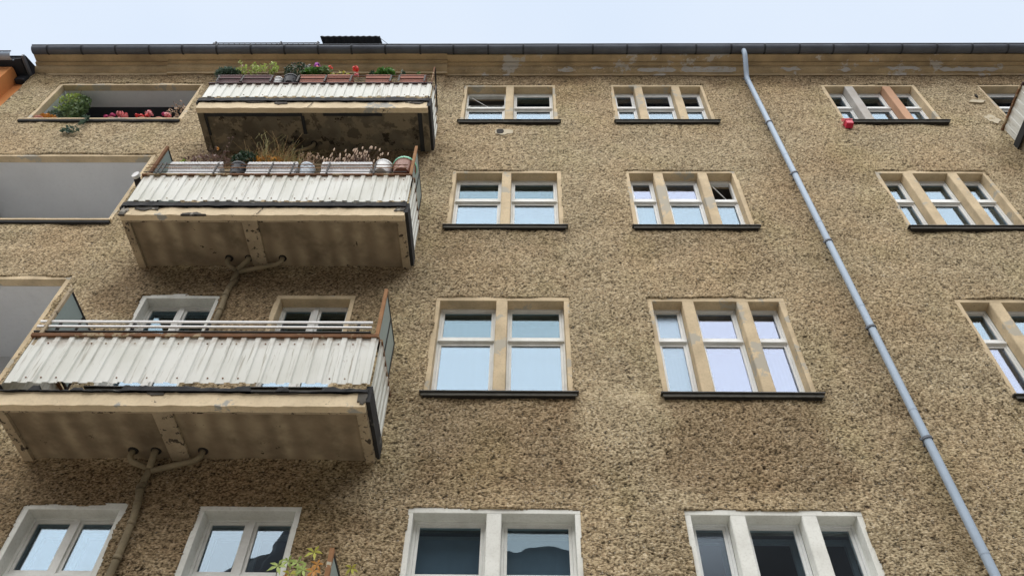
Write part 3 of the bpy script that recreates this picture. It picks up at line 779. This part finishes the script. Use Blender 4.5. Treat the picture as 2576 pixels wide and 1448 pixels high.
    q = MB().box(x1+.0, x1+.04, yf+.02, yw, zc1+.002, zc1+.04); q.build('side_rail', 'rust', root)
    q = MB().box(x0-.04, x0, yf+.02, yw, zc1+.002, zc1+.04); q.build('side_rail', 'rust', root)
    zr = zc1+(.03 if style < 3 else .045)
    if style == 3:
        for h, mt, t_ in ((.245, 'steel_white', .014), (.165, 'steel_white', .014), (.083, 'dark_metal', .009)):
            MB().box(x0-.06, x1-.1, yf-.012, yf+.012, zr+h-t_-.0, zr+h+t_*.4).build('rail', mt, root)
        for i in range(5):
            xx = x0+.16+i*.828
            MB().box(xx-.016, xx+.016, yf+.014, yf+.03, zr-.03, zr+.245).build('rail_post', 'dark_metal', root)
    elif style == 2:
        for h, mt, yy in ((.24, 'rust', -.065), (.16, 'rust_orange', -.065), (.06, 'dark_metal', -.06)):
            MB().box(x0-.03, x1-.08, yf+yy+.012, yf+yy+.020, zr+h-.005, zr+h+.004).build('rail', mt, root)
        for xx in (x0+.18, x0+.24, x0+.98, x0+1.75, x0+2.05, x0+2.55, x0+3.2):
            m = MB(); m.box(xx-.012, xx+.012, yf-.078, yf-.066, zr-.03, zr+.25); m.build('rail_bracket', 'dark_metal', root)
    elif style == 1:
        for h, mt, yy in ((.20, 'plum_rail', -.08), (.10, 'dark_metal', -.08), (.02, 'dark_metal', -.08)):
            MB().box(x0+.02, x1-.05, yf+yy, yf+yy+.006, zr+h-.004, zr+h+.003).build('rail', mt, root)
        MB().tube([(x0+.3, yf, zr+.33), (x1+.02, yf, zr+.33)], .008, 6).build('rail', 'rust', root)
        for xx in (x0+.12, x0+.53, x0+1.02, x0+1.47, x0+1.93, x0+2.36, x0+3.03, x0+3.17, x0+3.6):
            m = MB(); m.box(xx-.014, xx+.014, yf-.09, yf-.081, zr-.03, zr+.20); m.build('rail_bracket', 'dark_metal', root)
    if screens[1]:
        if style == 1:
            m = MB(); m.box(x1-.03, x1-.005, yf-.01, yf+.015, zc1-.4, zc1+.72); m.build('screen_post', 'rust', root)
            m = MB(); m.tube([(x1-.01, yf, zc1+.72), (x1, -.2, zc1+.50)], .014, 6); m.box(x1-.01, x1+.014, -.58, -.555, zc1-.35, zc1+.62); m.box(x1-.01, x1+.014, -.2, -.175, zc1-.1, zc1+.5)
            m.build('screen_frame', 'dark_metal', root)
        else: screen_part(root, x1-.02, zc1+.02, zc1+.82)
    if screens[0]: screen_part(root, x0+.05, zc1+.02, zc1+.82, 'beam' if style == 3 else 'rust')
    return root
X0, X1 = -5.30, -1.575
balcony(X0, X1, 13.44, 1, 'top balcony with black peeling underside and terracotta flower boxes on its rail', (False, True), 1.)
balcony(X0, X1, 10.32, 2, 'middle balcony with rusty rails carrying white woven planters', (True, True), 20.)
balcony(X0, X1, 7.01, 3, 'lowest whole balcony with two white rails and a broken slab edge', (True, True), 40.)
balcony(X0, X1, 3.64, 4, 'balcony below, only its privacy screen showing', (True, True), 60.)
balcony(8.20, 11.9, 13.44, 1, 'balcony at the right edge, seen from its white corrugated side', (False, False), 80.)

# --- waste pipes under the balconies
def waste(zu, left, right, mid, jz, run, seed):
    yj = -.13
    J = Vector((-3.87, yj, jz)); m = MB()
    r = .036
    root = None
    m.tube([J+Vector((0, 0, .0)), J+Vector((-.03, .03, -.12)), J+Vector((-.035, .045, -.2))], r, 12)
    root = m.build('waste_pipe', 'pipe', B, smooth=True)
    if left is not None: MB().tube([(left, -.19, zu+.05), (left-.01, -.185, zu-.04), (left+.02, -.16, zu-.09), J+Vector((-.02, 0, .0))], r*.9, 12).build('branch_pipe', 'pipe', root, smooth=True)
    if mid is not None: MB().tube([(mid, -.2, zu+.05), (mid, -.2, zu-.03), J+Vector((0, -.02, -.02))], r, 12).build('branch_pipe', 'pipe', root, smooth=True)
    MB().tube([(right, -.20, zu+.05), (right, -.195, zu-.05), (right-.06, -.175, zu-.085), J+Vector((.02, 0, -.03))], r*.9, 12).build('branch_pipe', 'pipe', root, smooth=True)
    MB().tube(run, r, 12).build('drop_pipe', 'pipe', root, smooth=True)
    for hx in (left, mid, right):
        if hx is not None: MB().lathe((hx, -.19, zu+.034), [(.055, 0), (.052, -.012), (.001, -.014)], 14).build('pipe_hole', 'hole', root)
    for (p, q) in zip(run[1:-1], run[2:]):
        p, q = Vector(p), Vector(q); d = (q-p).normalized()
        MB().tube([p+d*.04, p+d*.085], r+.006, 12).build('pipe_joint', 'pipe', root, smooth=True)
waste(7.01, -4.10, -3.365, -3.86, 6.86, [(-3.895, -.09, 6.70), (-3.915, -.10, 6.66), (-3.87, -.10, 6.50), (-3.84, -.10, 6.28), (-3.83, -.10, 5.9), (-3.83, -.10, 4.6)], 1)
waste(10.32, -4.03, -3.30, -3.76, 10.16, [(-3.86, -.09, 10.0), (-3.90, -.10, 9.86), (-3.91, -.10, 9.74), (-3.895, -.10, 9.45), (-3.89, -.10, 8.9), (-3.86, -.10, 7.15)], 2)
waste(13.43, -3.84, -3.50, None, 13.30, [(-3.90, -.09, 13.12), (-3.90, -.10, 13.0), (-3.89, -.10, 12.4), (-3.89, -.10, 11.5), (-3.86, -.10, 10.45)], 3)

# --- small marks on the wall
def blot(name, mat, cx, cz, rx, rz, y=-.034, label=None, seed=0.):
    n = 18; pts = []
    for k_ in range(n):
        a_ = 2*math.pi*k_/n; r_ = 1+.45*nz1(math.cos(a_)*1.5+seed, math.sin(a_)*1.5); pts.append((cx+rx*r_*math.cos(a_), y, cz+rz*r_*math.sin(a_)))
    m = MB(); m.quad(*pts); m.grid([pts+[pts[0]], [(p[0], .0, p[2]) for p in pts]+[(pts[0][0], 0, pts[0][2])]])
    return m.build(name, mat, B, label=label)
blot('plaster_patch', 'patch', -.40, 14.17, .17, .10, -.030, 'smooth plaster patch round a hole below the top window', 1.)
blot('wall_hole', 'hole', -.45, 14.175, .08, .085, -.033, None, 3.)
blot('plaster_patch', 'patch', 8.20, 15.30, .13, .06, -.034, 'small pale patch left of the top right window', 5.)
blot('plaster_patch', 'patch', 8.17, 14.62, .11, .14, -.036, 'white patch beside the right balcony', 8.)
blot('wall_hole', 'hole', 8.27, 15.52, .02, .06, -.036, None, 11.)
MB().tube([(-5.99, -.3, 12.28), (-6.02, -.1, 12.30), (-6.02, .1, 12.3)], .05, 12).build('vent_pipe', 'dark_metal', B, smooth=True)
q = MB(); q.lathe((-5.99, -.30, 12.28), [(.062, -.03), (.062, .02), (.045, .02), (.045, -.025)], 12, Vector((.3, 1, .1))); q.build('vent_cap', 'whitepot', B)

# ------------------------------------------------------------------ neighbouring house (left) and the house across the street
N = thing('neighbouring_building', 'orange rendered building at the left edge with its own lower zinc gutter', 'building', (-12, 0, 0))
def nb(mb, name, mat, **k): o = mb.build(name, mat, N, **k); o.location = -N.location; return o
nb(MB().box(-24, XL-.012, .0, 10, 0, 16.2), 'wall', 'neighbour')
prof = [(.0, 15.2), (-.03, 15.22), (-.03, 15.30), (-.07, 15.32), (-.09, 15.42), (-.16, 15.50), (-.26, 15.55), (-.30, 15.56), (-.30, 16.20), (-.26, 16.23), (.0, 16.25)]
rows = [[(x, y, z) for (y, z) in prof] for x in (-24, -9.86)]
m = MB().grid(rows); m.quad(*rows[1])
nb(m, 'cornice', 'neighbour')
nb(MB().box(-24, -9.84, -.32, -.30, 15.60, 15.63), 'cornice_line', 'neighbour')
nb(MB().box(-24, -9.70, -.42, .2, 16.30, 16.36).box(-9.84, -9.66, -.10, .02, 16.08, 16.30), 'eaves', 'roof')  # eaves board, plus a dark block standing in for shade beside the cornice
rows = []
for x in (-24, -9.80): rows.append([(x, -.50-.085*math.cos(math.pi*k_/12), 16.27-.085*math.sin(math.pi*k_/12)) for k_ in range(13)])
nb(MB().grid(rows), 'gutter', 'zinc', smooth=True)
nb(MB().tube([(-24, -.59, 16.275), (-9.80, -.59, 16.275)], .011, 8), 'gutter_bead', 'gutter', smooth=True)
for x in (-10.15, -10.8, -11.45): nb(MB().grid([[(x+dx, -.50-.091*math.cos(math.pi*k_/12), 16.27-.091*math.sin(math.pi*k_/12)) for k_ in range(13)] for dx in (-.014, .014)]), 'gutter_bracket', 'gutter')
nb(MB().quad((-24, -.45, 16.38), (-9.62, -.45, 16.38), (-9.62, 3, 18.3), (-24, 3, 18.3)), 'roof', 'roof')
nb(MB().box(-9.67, -9.63, -.48, 3, 16.30, 16.37), 'verge', 'gutter')

O = thing('opposite_building', 'brown apartment building across the street, mirrored dark in the lower windows', 'building', (0, -19, 0))
def ob(mb, name, mat, **k): o = mb.build(name, mat, O, **k); o.location = -O.location; return o
rows = []
ob(MB().box(-45, 45, -29, -19, -.1, 16.2), 'wall', 'opposite')
def ridge(x):
    b_ = 17.0 if x < -14 else 17.0+(x+14)*.62 if x < -9.5 else 20.7 if x < -1.3 else 19.75+.12*math.sin(x*2.3) if x < 3.8 else 21.6
    return b_
xs_ = sorted(set([-45+i for i in range(91)]+[-14, -9.5, -1.31, -1.29, 3.79, 3.81]+[-1.2+.25*i for i in range(20)]))
ob(MB().grid([[(x, -19.2, 16.2), (x, -21, ridge(x))] for x in xs_]), 'roof', 'opposite')
for cx_, w_ in ((-24, 1.), (-11.2, .8), (-7.6, .9), (6, 1.), (13, .9)):
    ob(MB().box(cx_, cx_+w_, -21.4, -20.9, 16, ridge(cx_)+random.uniform(.35, .8)), 'chimney', 'opposite')
for cx_ in (-5.6, -1.4, 2.0):
    ob(MB().box(cx_, cx_+1.3, -20.9, -19.5, 16.5, 18.4), 'dormer', 'band')
ob(MB().box(-45, 45, -18.9, -18.99, 15.9, 16.3), 'cornice', 'band')
for r_ in range(4):
    for i in range(22):
        x = -44+i*4.1
        f_ = ob(MB().box(x, x+1.5, -18.96, -19.02, 2.+r_*3.3, 3.7+r_*3.3), 'window', 'band')
        
# ------------------------------------------------------------------ plants and pots
def leaves(mb, n, fn, size, aspect=1.6, droop=0.):
    for _ in range(n):
        p = Vector(fn()); s = size*random.uniform(.6, 1.3)
        d = Vector((random.gauss(0, 1), random.gauss(0, 1), random.gauss(0, 1)-droop)).normalized(); u = d.orthogonal().normalized()
        u = (Matrix.Rotation(random.uniform(0, 6.28), 3, d) @ u)
        a_, b_ = d*s*aspect*.5, u*s*.5
        mb.quad(p-a_, p+b_*.9-a_*.1, p+a_, p-b_*.9-a_*.1)
    return mb
def ell(c, rx, ry, rz, bias=.5):
    def f():
        while True:
            v = Vector((random.uniform(-1, 1), random.uniform(-1, 1), random.uniform(-1, 1)))
            if v.length < 1: break
        v = v*(v.length**(bias-1) if v.length > .05 else 1)
        if v.length > 1: v.normalize()
        return (c[0]+v.x*rx, c[1]+v.y*ry, c[2]+v.z*rz)
    return f
def flowerhead(mb, c, r, n=26):
    c = Vector(c)
    for _ in range(n):
        d = Vector((random.gauss(0, 1), random.gauss(0, 1), random.gauss(0, .8))).normalized(); p = c+d*r*random.uniform(.3, .95)
        u = d.orthogonal().normalized(); v = d.cross(u); s = r*random.uniform(.25, .42)
        mb.quad(p-u*s-v*s*.3, p-v*s+d*s*.2, p+u*s-v*s*.3, p+u*s*.7+v*s, p-u*s*.7+v*s)
    return mb
def stems(mb, n, base, spread, h, r=.003, lean=.5, seg=4, wave=.25):
    tips = []
    for _ in range(n):
        x = base[0]+random.uniform(-spread, spread); y = base[1]+random.uniform(-.04, .04); hh = h*random.uniform(.45, 1.05)
        dx, dy = random.gauss(0, lean)*hh, random.gauss(-.1, lean*.6)*hh; ph = random.uniform(0, 6); pts = []
        for i in range(seg+1):
            t = i/seg; pts.append((x+dx*t*t+wave*.05*math.sin(ph+t*5)*hh*2, y+dy*t*t, base[2]+hh*t))
        mb.tube(pts, [r*(1-.5*i/seg) for i in range(seg+1)], 3, False); tips.append(pts[-1])
    return tips
YB = -.825   # planters stand in the rail brackets
def planter(x0, x1, z0, z1, mat, label, lip=True):
    xc = (x0+x1)/2; t = thing('flower_box', label, 'flower box', (xc, YB, z0))
    m = MB(); a_ = .012; y0, y1 = YB-.075, YB+.065
    i = len(m.v); m.v += [(x0+a_, y0+.02, z0), (x1-a_, y0+.02, z0), (x1-a_, y1-.02, z0), (x0+a_, y1-.02, z0), (x0, y0, z1), (x1, y0, z1), (x1, y1, z1), (x0, y1, z1)]
    m.f += [(0, 3, 2, 1), (0, 1, 5, 4), (1, 2, 6, 5), (2, 3, 7, 6), (3, 0, 4, 7)]
    m.build('box', mat, t)
    if lip:
        m = MB(); 
        m.box(x0-.008, x1+.008, y0-.01, y0+.004, z1-.018, z1+.004); m.box(x0-.008, x1+.008, y1-.004, y1+.01, z1-.018, z1+.004); m.box(x0-.008, x0+.004, y0+.004, y1-.004, z1-.018, z1+.004); m.box(x1-.004, x1+.008, y0+.004, y1-.004, z1-.018, z1+.004)
        m.box(x0+.004, x1-.004, y0-.004, y0+.006, z0+(z1-z0)*.52, z0+(z1-z0)*.58)
        m.build('rim', mat, t)
    MB().quad((x0+.01, y0+.01, z1-.02), (x1-.01, y0+.01, z1-.02), (x1-.01, y1-.01, z1-.02), (x0+.01, y1-.01, z1-.02)).build('soil', 'soil', t)
    return t
z0, z1 = 14.27, 14.52
ZP = 14.66
# top balcony, left to right
t = planter(-5.23, -4.83, z0, z1, 'plum', 'dark plum flower box of grey-green lavender, leftmost on the top balcony rail')
leaves(MB(), 420, ell((-5.17, YB, ZP+.10), .22, .10, .14), .03, 3.2).build('foliage', 'leaf_greygreen', t)
leaves(MB(), 160, ell((-5.1, YB, ZP+.05), .22, .1, .09), .03, 3.).build('dark_foliage', 'leaf_dark', t)
fix_children(t)
t = planter(-4.80, -4.31, z0, z1, 'plum', 'dark plum flower box with tall yellow-green blossoming stems, second on the top balcony rail')
m = MB(); tips = stems(m, 46, (-4.68, YB, ZP-.02), .34, .40, .0035, .12); m.build('stem', 'wood_stem', t)
m = MB()
for p in tips: leaves(m, 8, ell((p[0], p[1], p[2]-.06), .04, .04, .09), .035, 1.2)
m.build('foliage', 'leaf_lime', t)
m = MB(); flowerhead(m, (-5.0, YB, ZP+.40), .03); flowerhead(m, (-4.8, YB, ZP+.40), .025); m.build('flower', 'fl_palepink', t); fix_children(t)
def pot(cx, z0, r, h, mat, label, cat='plant pot', rim=None, tilt=Vector((0, 0, 1)), nm='plant_pot', y=None):
    y = YB if y is None else y
    t = thing(nm, label, cat, (cx, y, z0))
    m = MB().lathe((cx, y, z0), [(r*.66, 0), (r*.72, .006), (r*.95, h*.8), (r, h*.86), (r*1.04, h*.87), (r*1.04, h), (r*.94, h), (r*.9, h*.9), (.001, h*.9)], 24, tilt)
    m.build('pot', mat, t, smooth=False)
    if rim:
        MB().lathe((cx, y, z0), [(r*1.05, h*.9), (r*1.09, h*.93), (r*1.09, h*1.04), (r*1.0, h*1.04)], 24, tilt).build('rim', rim, t)
    return t
t = pot(-4.20, z0, .085, .20, 'whitepot', 'white round pot between the plum boxes and the dark shrub on the top balcony'); fix_children(t)
t = pot(-3.98, z0, .14, .19, 'darkpot', 'black pot holding a dark purple-green shrub on the top balcony', 'potted plant', nm='potted_shrub')
leaves(MB(), 520, ell((-3.98, YB, ZP+.17), .23, .15, .22, .7), .035, 1.4).build('foliage', 'leaf_dark', t)
leaves(MB(), 70, ell((-3.95, YB, ZP+.2), .24, .15, .24, .3), .03, 1.3).build('new_leaves', 'dry_brown', t); fix_children(t)
t = planter(-3.82, -3.40, z0, z1, 'terracotta', 'terracotta flower box with fresh green leaves and white and violet blooms')
leaves(MB(), 330, ell((-3.66, YB-.02, ZP+.08), .22, .1, .09), .05, 1.5).build('foliage', 'leaf_green', t)
leaves(MB(), 120, ell((-3.48, YB-.02, ZP+.11), .13, .1, .1), .045, 1.6).build('dark_foliage', 'leaf_mid', t)
flowerhead(MB(), (-3.79, YB-.04, ZP+.26), .06, 40).build('flower', 'fl_white', t); flowerhead(MB(), (-3.645, YB-.04, ZP+.30), .07, 46).build('flower', 'fl_purple', t); flowerhead(MB(), (-3.60, YB-.08, ZP+.17), .04, 24).build('flower', 'fl_pink', t)
m = MB(); m.tube([(-3.79, YB, ZP), (-3.79, YB, ZP+.22)], .004, 4); m.tube([(-3.645, YB, ZP), (-3.645, YB, ZP+.27)], .004, 4); m.build('stem', 'leaf_green', t); fix_children(t)
t = planter(-3.365, -2.945, z0, z1+.01, 'terracotta', 'pinkish ribbed terracotta flower box with few red blooms, middle of the top rail')
for i in range(3): MB().box(-3.36, -2.95, YB-.086, YB-.074, z1-.02-.045*i, z1-.004-.045*i).build('rib', 'terracotta', t)
leaves(MB(), 40, ell((-3.2, YB, ZP+.04), .2, .07, .05), .035).build('foliage', 'leaf_yellow', t)
flowerhead(MB(), (-3.40, YB-.04, ZP+.22), .05, 30).build('flower', 'fl_red', t); flowerhead(MB(), (-2.955, YB-.04, ZP+.19), .06, 36).build('flower', 'fl_red', t); flowerhead(MB(), (-2.88, YB-.08, ZP-.12), .045, 24).build('flower', 'fl_pink', t)
m = MB(); m.tube([(-3.36, YB, ZP), (-3.40, YB, ZP+.2)], .004, 4); m.tube([(-3.0, YB, ZP), (-2.955, YB, ZP+.18)], .004, 4); m.tube([(-3.2, YB, ZP), (-3.19, YB, ZP+.17)], .003, 4); m.build('stem', 'leaf_mid', t); fix_children(t)
t = planter(-2.71, -2.30, z0, z1, 'terracotta', 'terracotta flower box with one bright green tuft on the right half of the top rail')
leaves(MB(), 230, ell((-2.42, YB-.02, ZP+.06), .17, .1, .10), .05, 2.).build('foliage', 'leaf_green', t)
leaves(MB(), 60, ell((-2.65, YB, ZP+.08), .06, .05, .08), .035).build('dark_foliage', 'leaf_dark', t); fix_children(t)
t = planter(-2.13, -1.70, z0, z1, 'terracotta', 'terracotta flower box at the right end of the top rail, nearly empty')
leaves(MB(), 30, ell((-2.13, YB, ZP+.12), .04, .05, .08), .035).build('foliage', 'leaf_dark', t)
leaves(MB(), 16, ell((-1.85, YB, ZP+.08), .03, .04, .05), .03).build('sprout', 'leaf_mid', t); fix_children(t)

# middle balcony, white woven planters
YB = -.865
def woven(x0, x1, label):
    zb, zt = 11.285, 11.60; xc = (x0+x1)/2
    t = thing('woven_planter', label, 'planter', (xc, YB, zb))
    m = MB(); n = int((x1-x0)/.021)*1; y0 = YB-.085; rows = []
    m.box(x0+.01, x1-.01, YB-.07, YB+.07, zb, zt-.03); m.build('box', 'rattan', t)
    m = MB(); nn = 16; s = (x1-x0)/nn
    for i in range(nn):
        xa = x0+s*i
        for (za, zc, yy, w_) in ((zt-.055, zt, -.088, .40), (zt-.125, zt-.07, -.096, .42), (zt-.175, zt-.14, -.082, .44)):
            cx = xa+s*.5; m.lathe((cx, YB+yy+.02, (za+zc)/2), [(.002, -.028), ((zc-za)*.42, -.02), ((zc-za)*.52, 0), ((zc-za)*.42, .02), (.002, .028)], 7, Vector((1, -.0, .0)) if False else Vector((0, -1, 0)))
            m.box(cx-s*w_, cx+s*w_, YB+yy, YB+yy+.03, za+.006, zc-.006)
    m.build('weave', 'rattan', t, kind='stuff')
    m = MB(); m.box(x0, x1, YB-.098, YB+.075, zt-.068, zt-.06); m.box(x0, x1, YB-.09, YB+.075, zt-.138, zt-.13); m.build('band', 'rattan', t)
    m = MB(); m.tube([(x0+.02, YB-.05, zb-.01), (x1-.02, YB-.05, zb-.01)], .03, 8); m.build('drip_tray', 'sill_lip', t)
    MB().quad((x0+.01, YB-.07, zt-.025), (x1-.01, YB-.07, zt-.025), (x1-.01, YB+.07, zt-.025), (x0+.01, YB+.07, zt-.025)).build('soil', 'soil', t)
    return t
ZT = 11.65
t = woven(-5.03, -4.29, 'white woven planter at the left end of the middle balcony rail with brown dead flowers')
m = MB(); tips = stems(m, 26, (-4.62, YB, ZT), .3, .5, .003, .35); 
m.build('stem', 'dry_brown', t); m = MB()
for p in tips[:14]: flowerhead(m, p, .022, 10)
m.build('seed_head', 'dry_brown', t, kind='stuff')
leaves(MB(), 260, ell((-4.6, YB, ZT+.10), .36, .1, .12), .035, 1.5).build('dry_leaves', 'dry_brown', t)
leaves(MB(), 50, ell((-4.93, YB, ZT+.06), .05, .06, .08), .04, 1.1).build('fresh_leaves', 'leaf_lime', t)
flowerhead(MB(), (-4.55, YB, ZT+.48), .028, 16).build('flower', 'leaf_orange', t); fix_children(t)
t = pot(-4.065, 11.31, .125, .25, 'darkpot', 'black round pot with a dark green shrub between two woven planters', 'potted plant', nm='potted_shrub')
leaves(MB(), 420, ell((-4.04, YB, ZT+.13), .21, .13, .15), .035, 2.2).build('foliage', 'leaf_dark', t); fix_children(t)
t = woven(-3.93, -3.225, 'white woven planter in the middle of the rail overgrown with golden dry grass')
m = MB(); stems(m, 170, (-3.66, YB, ZT-.02), .36, .42, .0035, .55); m.build('dry_grass', 'dry_gold', t)
m = MB(); stems(m, 90, (-3.52, YB, ZT-.02), .32, .36, .0035, .6); m.build('olive_grass', 'dry_olive', t)
m = MB(); tips = stems(m, 7, (-3.80, YB, ZT), .04, .85, .005, .12, 6, .5); 
for p in tips: m.tube([Vector(p)-Vector((0, 0, .18)), Vector(p)+Vector((random.uniform(-.06, .06), 0, -.02))], .003, 3)
m.build('tall_stem', 'dry_olive', t)
leaves(MB(), 160, ell((-3.75, YB, ZT+.08), .3, .09, .1), .02, 4.).build('foliage', 'leaf_orange', t); fix_children(t)
t = pot(-3.10, 11.32, .105, .25, 'bluepot', 'white and blue glazed round pot between two woven planters', 'potted plant', nm='potted_plant')
m = MB(); tips = stems(m, 34, (-3.12, YB, ZT), .12, .24, .004, .3); 
for p in tips: leaves(m, 5, ell(p, .015, .015, .03), .018, 1.3)
m.build('dry_stems', 'dry_pink', t); fix_children(t)
t = woven(-2.875, -2.17, 'white woven planter on the right of the rail with pale pinkish dry stalks')
m = MB(); m2 = MB()
for bx, hh, nn in ((-2.80, .20, 26), (-2.62, .26, 22), (-2.40, .38, 46), (-2.22, .26, 14)):
    tips = stems(m, nn, (bx, YB, ZT-.02), .09, hh, .004, .35)
    for p in tips:
        q = Vector(p); m2.tube([q-Vector((0, 0, .06)), q-Vector((0, 0, .03)), q+Vector((0, 0, .012))], [.006, .013, .008], 5)
m.build('stem', 'dry_brown', t); m2.build('dry_blossom', 'dry_pink', t); fix_children(t)
tl = Vector((0, .25, 1)).normalized()
t = pot(-2.04, 11.40, .135, .30, 'whitepot', 'white round pot hung in the rail left of the brown pot', tilt=tl); fix_children(t)
t = pot(-1.74, 11.38, .165, .33, 'brownpot', 'brown round pot with a mint green rim at the right end of the middle balcony', rim='mint', tilt=tl); fix_children(t)

# loggia plants
t = pot(-8.50, 14.50, .14, .24, 'terracotta', 'terracotta pot with a tall climbing bush in the corner of the top loggia', 'potted plant', nm='climbing_plant', y=.16)
leaves(MB(), 900, ell((-8.42, .14, 15.35), .22, .14, .48, .75), .05, 1.5).build('foliage', 'leaf_mid', t)
leaves(MB(), 300, ell((-8.58, .1, 15.5), .24, .12, .35, .8), .045, 1.5).build('young_leaves', 'leaf_lime', t)
leaves(MB(), 260, ell((-8.62, .12, 14.98), .2, .1, .2), .045, 1.5).build('lower_leaves', 'leaf_greygreen', t)
m = MB(); stems(m, 14, (-8.5, .15, 14.7), .08, 1.1, .006, .12); m.build('stem', 'wood_stem', t); fix_children(t)
t = pot(-8.75, 14.50, .12, .20, 'terracotta', 'terracotta bowl of rusty leaves at the left end of the top loggia', 'potted plant', nm='potted_plant', y=.06)
leaves(MB(), 200, ell((-8.66, .04, 14.78), .2, .08, .08), .04, 1.4).build('foliage', 'leaf_orange', t); fix_children(t)
def geranium(x, label, heads, fm):
    t = pot(x, 14.50, .11, .17, 'terracotta', label, 'potted plant', nm='potted_geranium', y=.06)
    leaves(MB(), 150, ell((x, .05, 14.70), .15, .08, .07), .04, 1.1).build('foliage', 'leaf_dark', t)
    for (dx, dz, r, mm) in heads: flowerhead(MB(), (x+dx, .0, 14.70+dz), r, 34).build('flower', mm, t)
    fix_children(t)
geranium(-7.42, 'geranium with pink and magenta blooms in the middle of the top loggia', [(-.14, .06, .05, 'fl_magenta'), (-.03, .10, .06, 'fl_magenta'), (.07, .17, .07, 'fl_pink'), (.19, .10, .075, 'fl_pink'), (.13, -.02, .04, 'fl_pink')], 'fl_pink')
geranium(-6.86, 'geranium with scarlet blooms right of the pink one in the top loggia', [(-.15, .10, .045, 'fl_red'), (-.05, .05, .06, 'fl_red'), (.05, .16, .08, 'fl_pink'), (.03, .08, .05, 'fl_red')], 'fl_red')
geranium(-6.56, 'bushy geranium with coral blooms nearest the right jamb of the loggia', [(.02, .15, .05, 'fl_magenta'), (.10, .09, .07, 'fl_pink'), (-.02, -.02, .04, 'fl_red')], 'fl_red')
t = pot(-6.35, 14.50, .08, .14, 'terracotta', 'pot with a tall withered sprig at the right end of the loggia', 'potted plant', nm='withered_plant', y=.06)
m = MB(); m.tube([(-6.33, .05, 14.6), (-6.36, .05, 14.95), (-6.45, .04, 15.2), (-6.56, .03, 15.42)], .006, 5); m.tube([(-6.34, .05, 14.7), (-6.25, .05, 14.95)], .005, 4); m.build('stem', 'dry_brown', t)
leaves(MB(), 70, ell((-6.42, .04, 15.1), .14, .05, .36), .045, 1.2).build('dry_leaves', 'dry_pink', t); fix_children(t)
t = thing('trailing_plant', 'thin grey-green trailing plant hanging over the loggia coping', 'plant', (-7.76, -.12, 14.53))
m = MB(); m.tube([(-7.76, .02, 14.53), (-7.75, -.12, 14.55), (-7.74, -.14, 14.35), (-7.85, -.13, 14.12), (-8.0, -.12, 14.0)], .005, 4); m.tube([(-7.85, -.13, 14.12), (-7.70, -.13, 14.02)], .004, 4); m.build('stem', 'leaf_dark', t)
m = MB(); leaves(m, 34, ell((-7.76, -.13, 14.42), .06, .03, .16), .05, 1.6); leaves(m, 60, ell((-7.86, -.13, 14.06), .16, .03, .1), .05, 1.6); m.build('foliage', 'leaf_greygreen', t); fix_children(t)

# red box hanging from the end of a sill
t = thing('red_box', 'small red plastic box hung from the left end of the patched window sill', 'box', (5.57, -.1, 14.3))
MB().box(5.51, 5.63, -.14, -.03, 14.27, 14.39).build('body', 'redplastic', t, bevel=.01)
MB().box(5.50, 5.64, -.15, -.02, 14.39, 14.405).quad((5.47, -.12, 14.47), (5.60, -.15, 14.425), (5.60, -.04, 14.425), (5.50, -.05, 14.50)).build('lid', 'fl_pink', t); fix_children(t)

# plant on the balcony below (bottom edge of the picture)
t = thing('balcony_shrub', 'yellow-green shrub reaching above the balcony at the bottom edge, beside its screen', 'plant', (-1.9, -.75, 4.6))
m = MB(); st = []
def palm(c, r, mb, nl=5, flip=0):
    c = Vector(c)
    for i in range(nl):
        a_ = 2*math.pi*i/nl+random.uniform(-.3, .3)+flip; d = Vector((math.cos(a_), random.uniform(-.5, .2), math.sin(a_)*.8-.1)).normalized(); u = d.cross(Vector((0, 1, 0))).normalized()
        p1 = c+d*r*.5; p2 = c+d*r+Vector((0, 0, -r*.25))
        mb.quad(c, p1+u*r*.16, p2, p1-u*r*.16)
lf = {'leaf_lime': MB(), 'leaf_yellow': MB(), 'leaf_orange': MB()}
spots = [((-1.84, -.6, 5.60), 'leaf_yellow', .09), ((-2.06, -.8, 5.34), 'leaf_lime', .09), ((-2.0, -.75, 5.42), 'leaf_lime', .07), ((-1.93, -.7, 5.44), 'leaf_lime', .08), ((-1.90, -.7, 5.38), 'leaf_lime', .06), ((-1.86, -.75, 5.34), 'leaf_lime', .09),
         ((-1.96, -.75, 5.30), 'leaf_yellow', .08), ((-1.76, -.7, 5.42), 'leaf_orange', .07), ((-1.75, -.8, 5.30), 'leaf_orange', .08), ((-1.80, -.8, 5.22), 'leaf_orange', .08), ((-1.97, -.8, 5.22), 'leaf_orange', .07), ((-1.84, -.8, 5.20), 'leaf_yellow', .08),
         ((-1.50, -.55, 5.48), 'leaf_yellow', .07), ((-1.50, -.75, 5.22), 'leaf_orange', .09), ((-1.9, -.8, 5.12), 'leaf_lime', .09), ((-2.05, -.8, 5.15), 'leaf_lime', .08)]
for c, mm, r in spots:
    palm(c, r, lf[mm]); palm(c, r*.7, lf[mm], 4, .5)
    m.tube([(c[0]*.5-.95, -.7, 4.5), (c[0]*.9-.19, c[1]+.03, c[2]-.3), c], .004, 4)
m.build('stem', 'wood_stem', t)
for kx, mb in lf.items(): mb.build('foliage', kx, t)
fix_children(t)
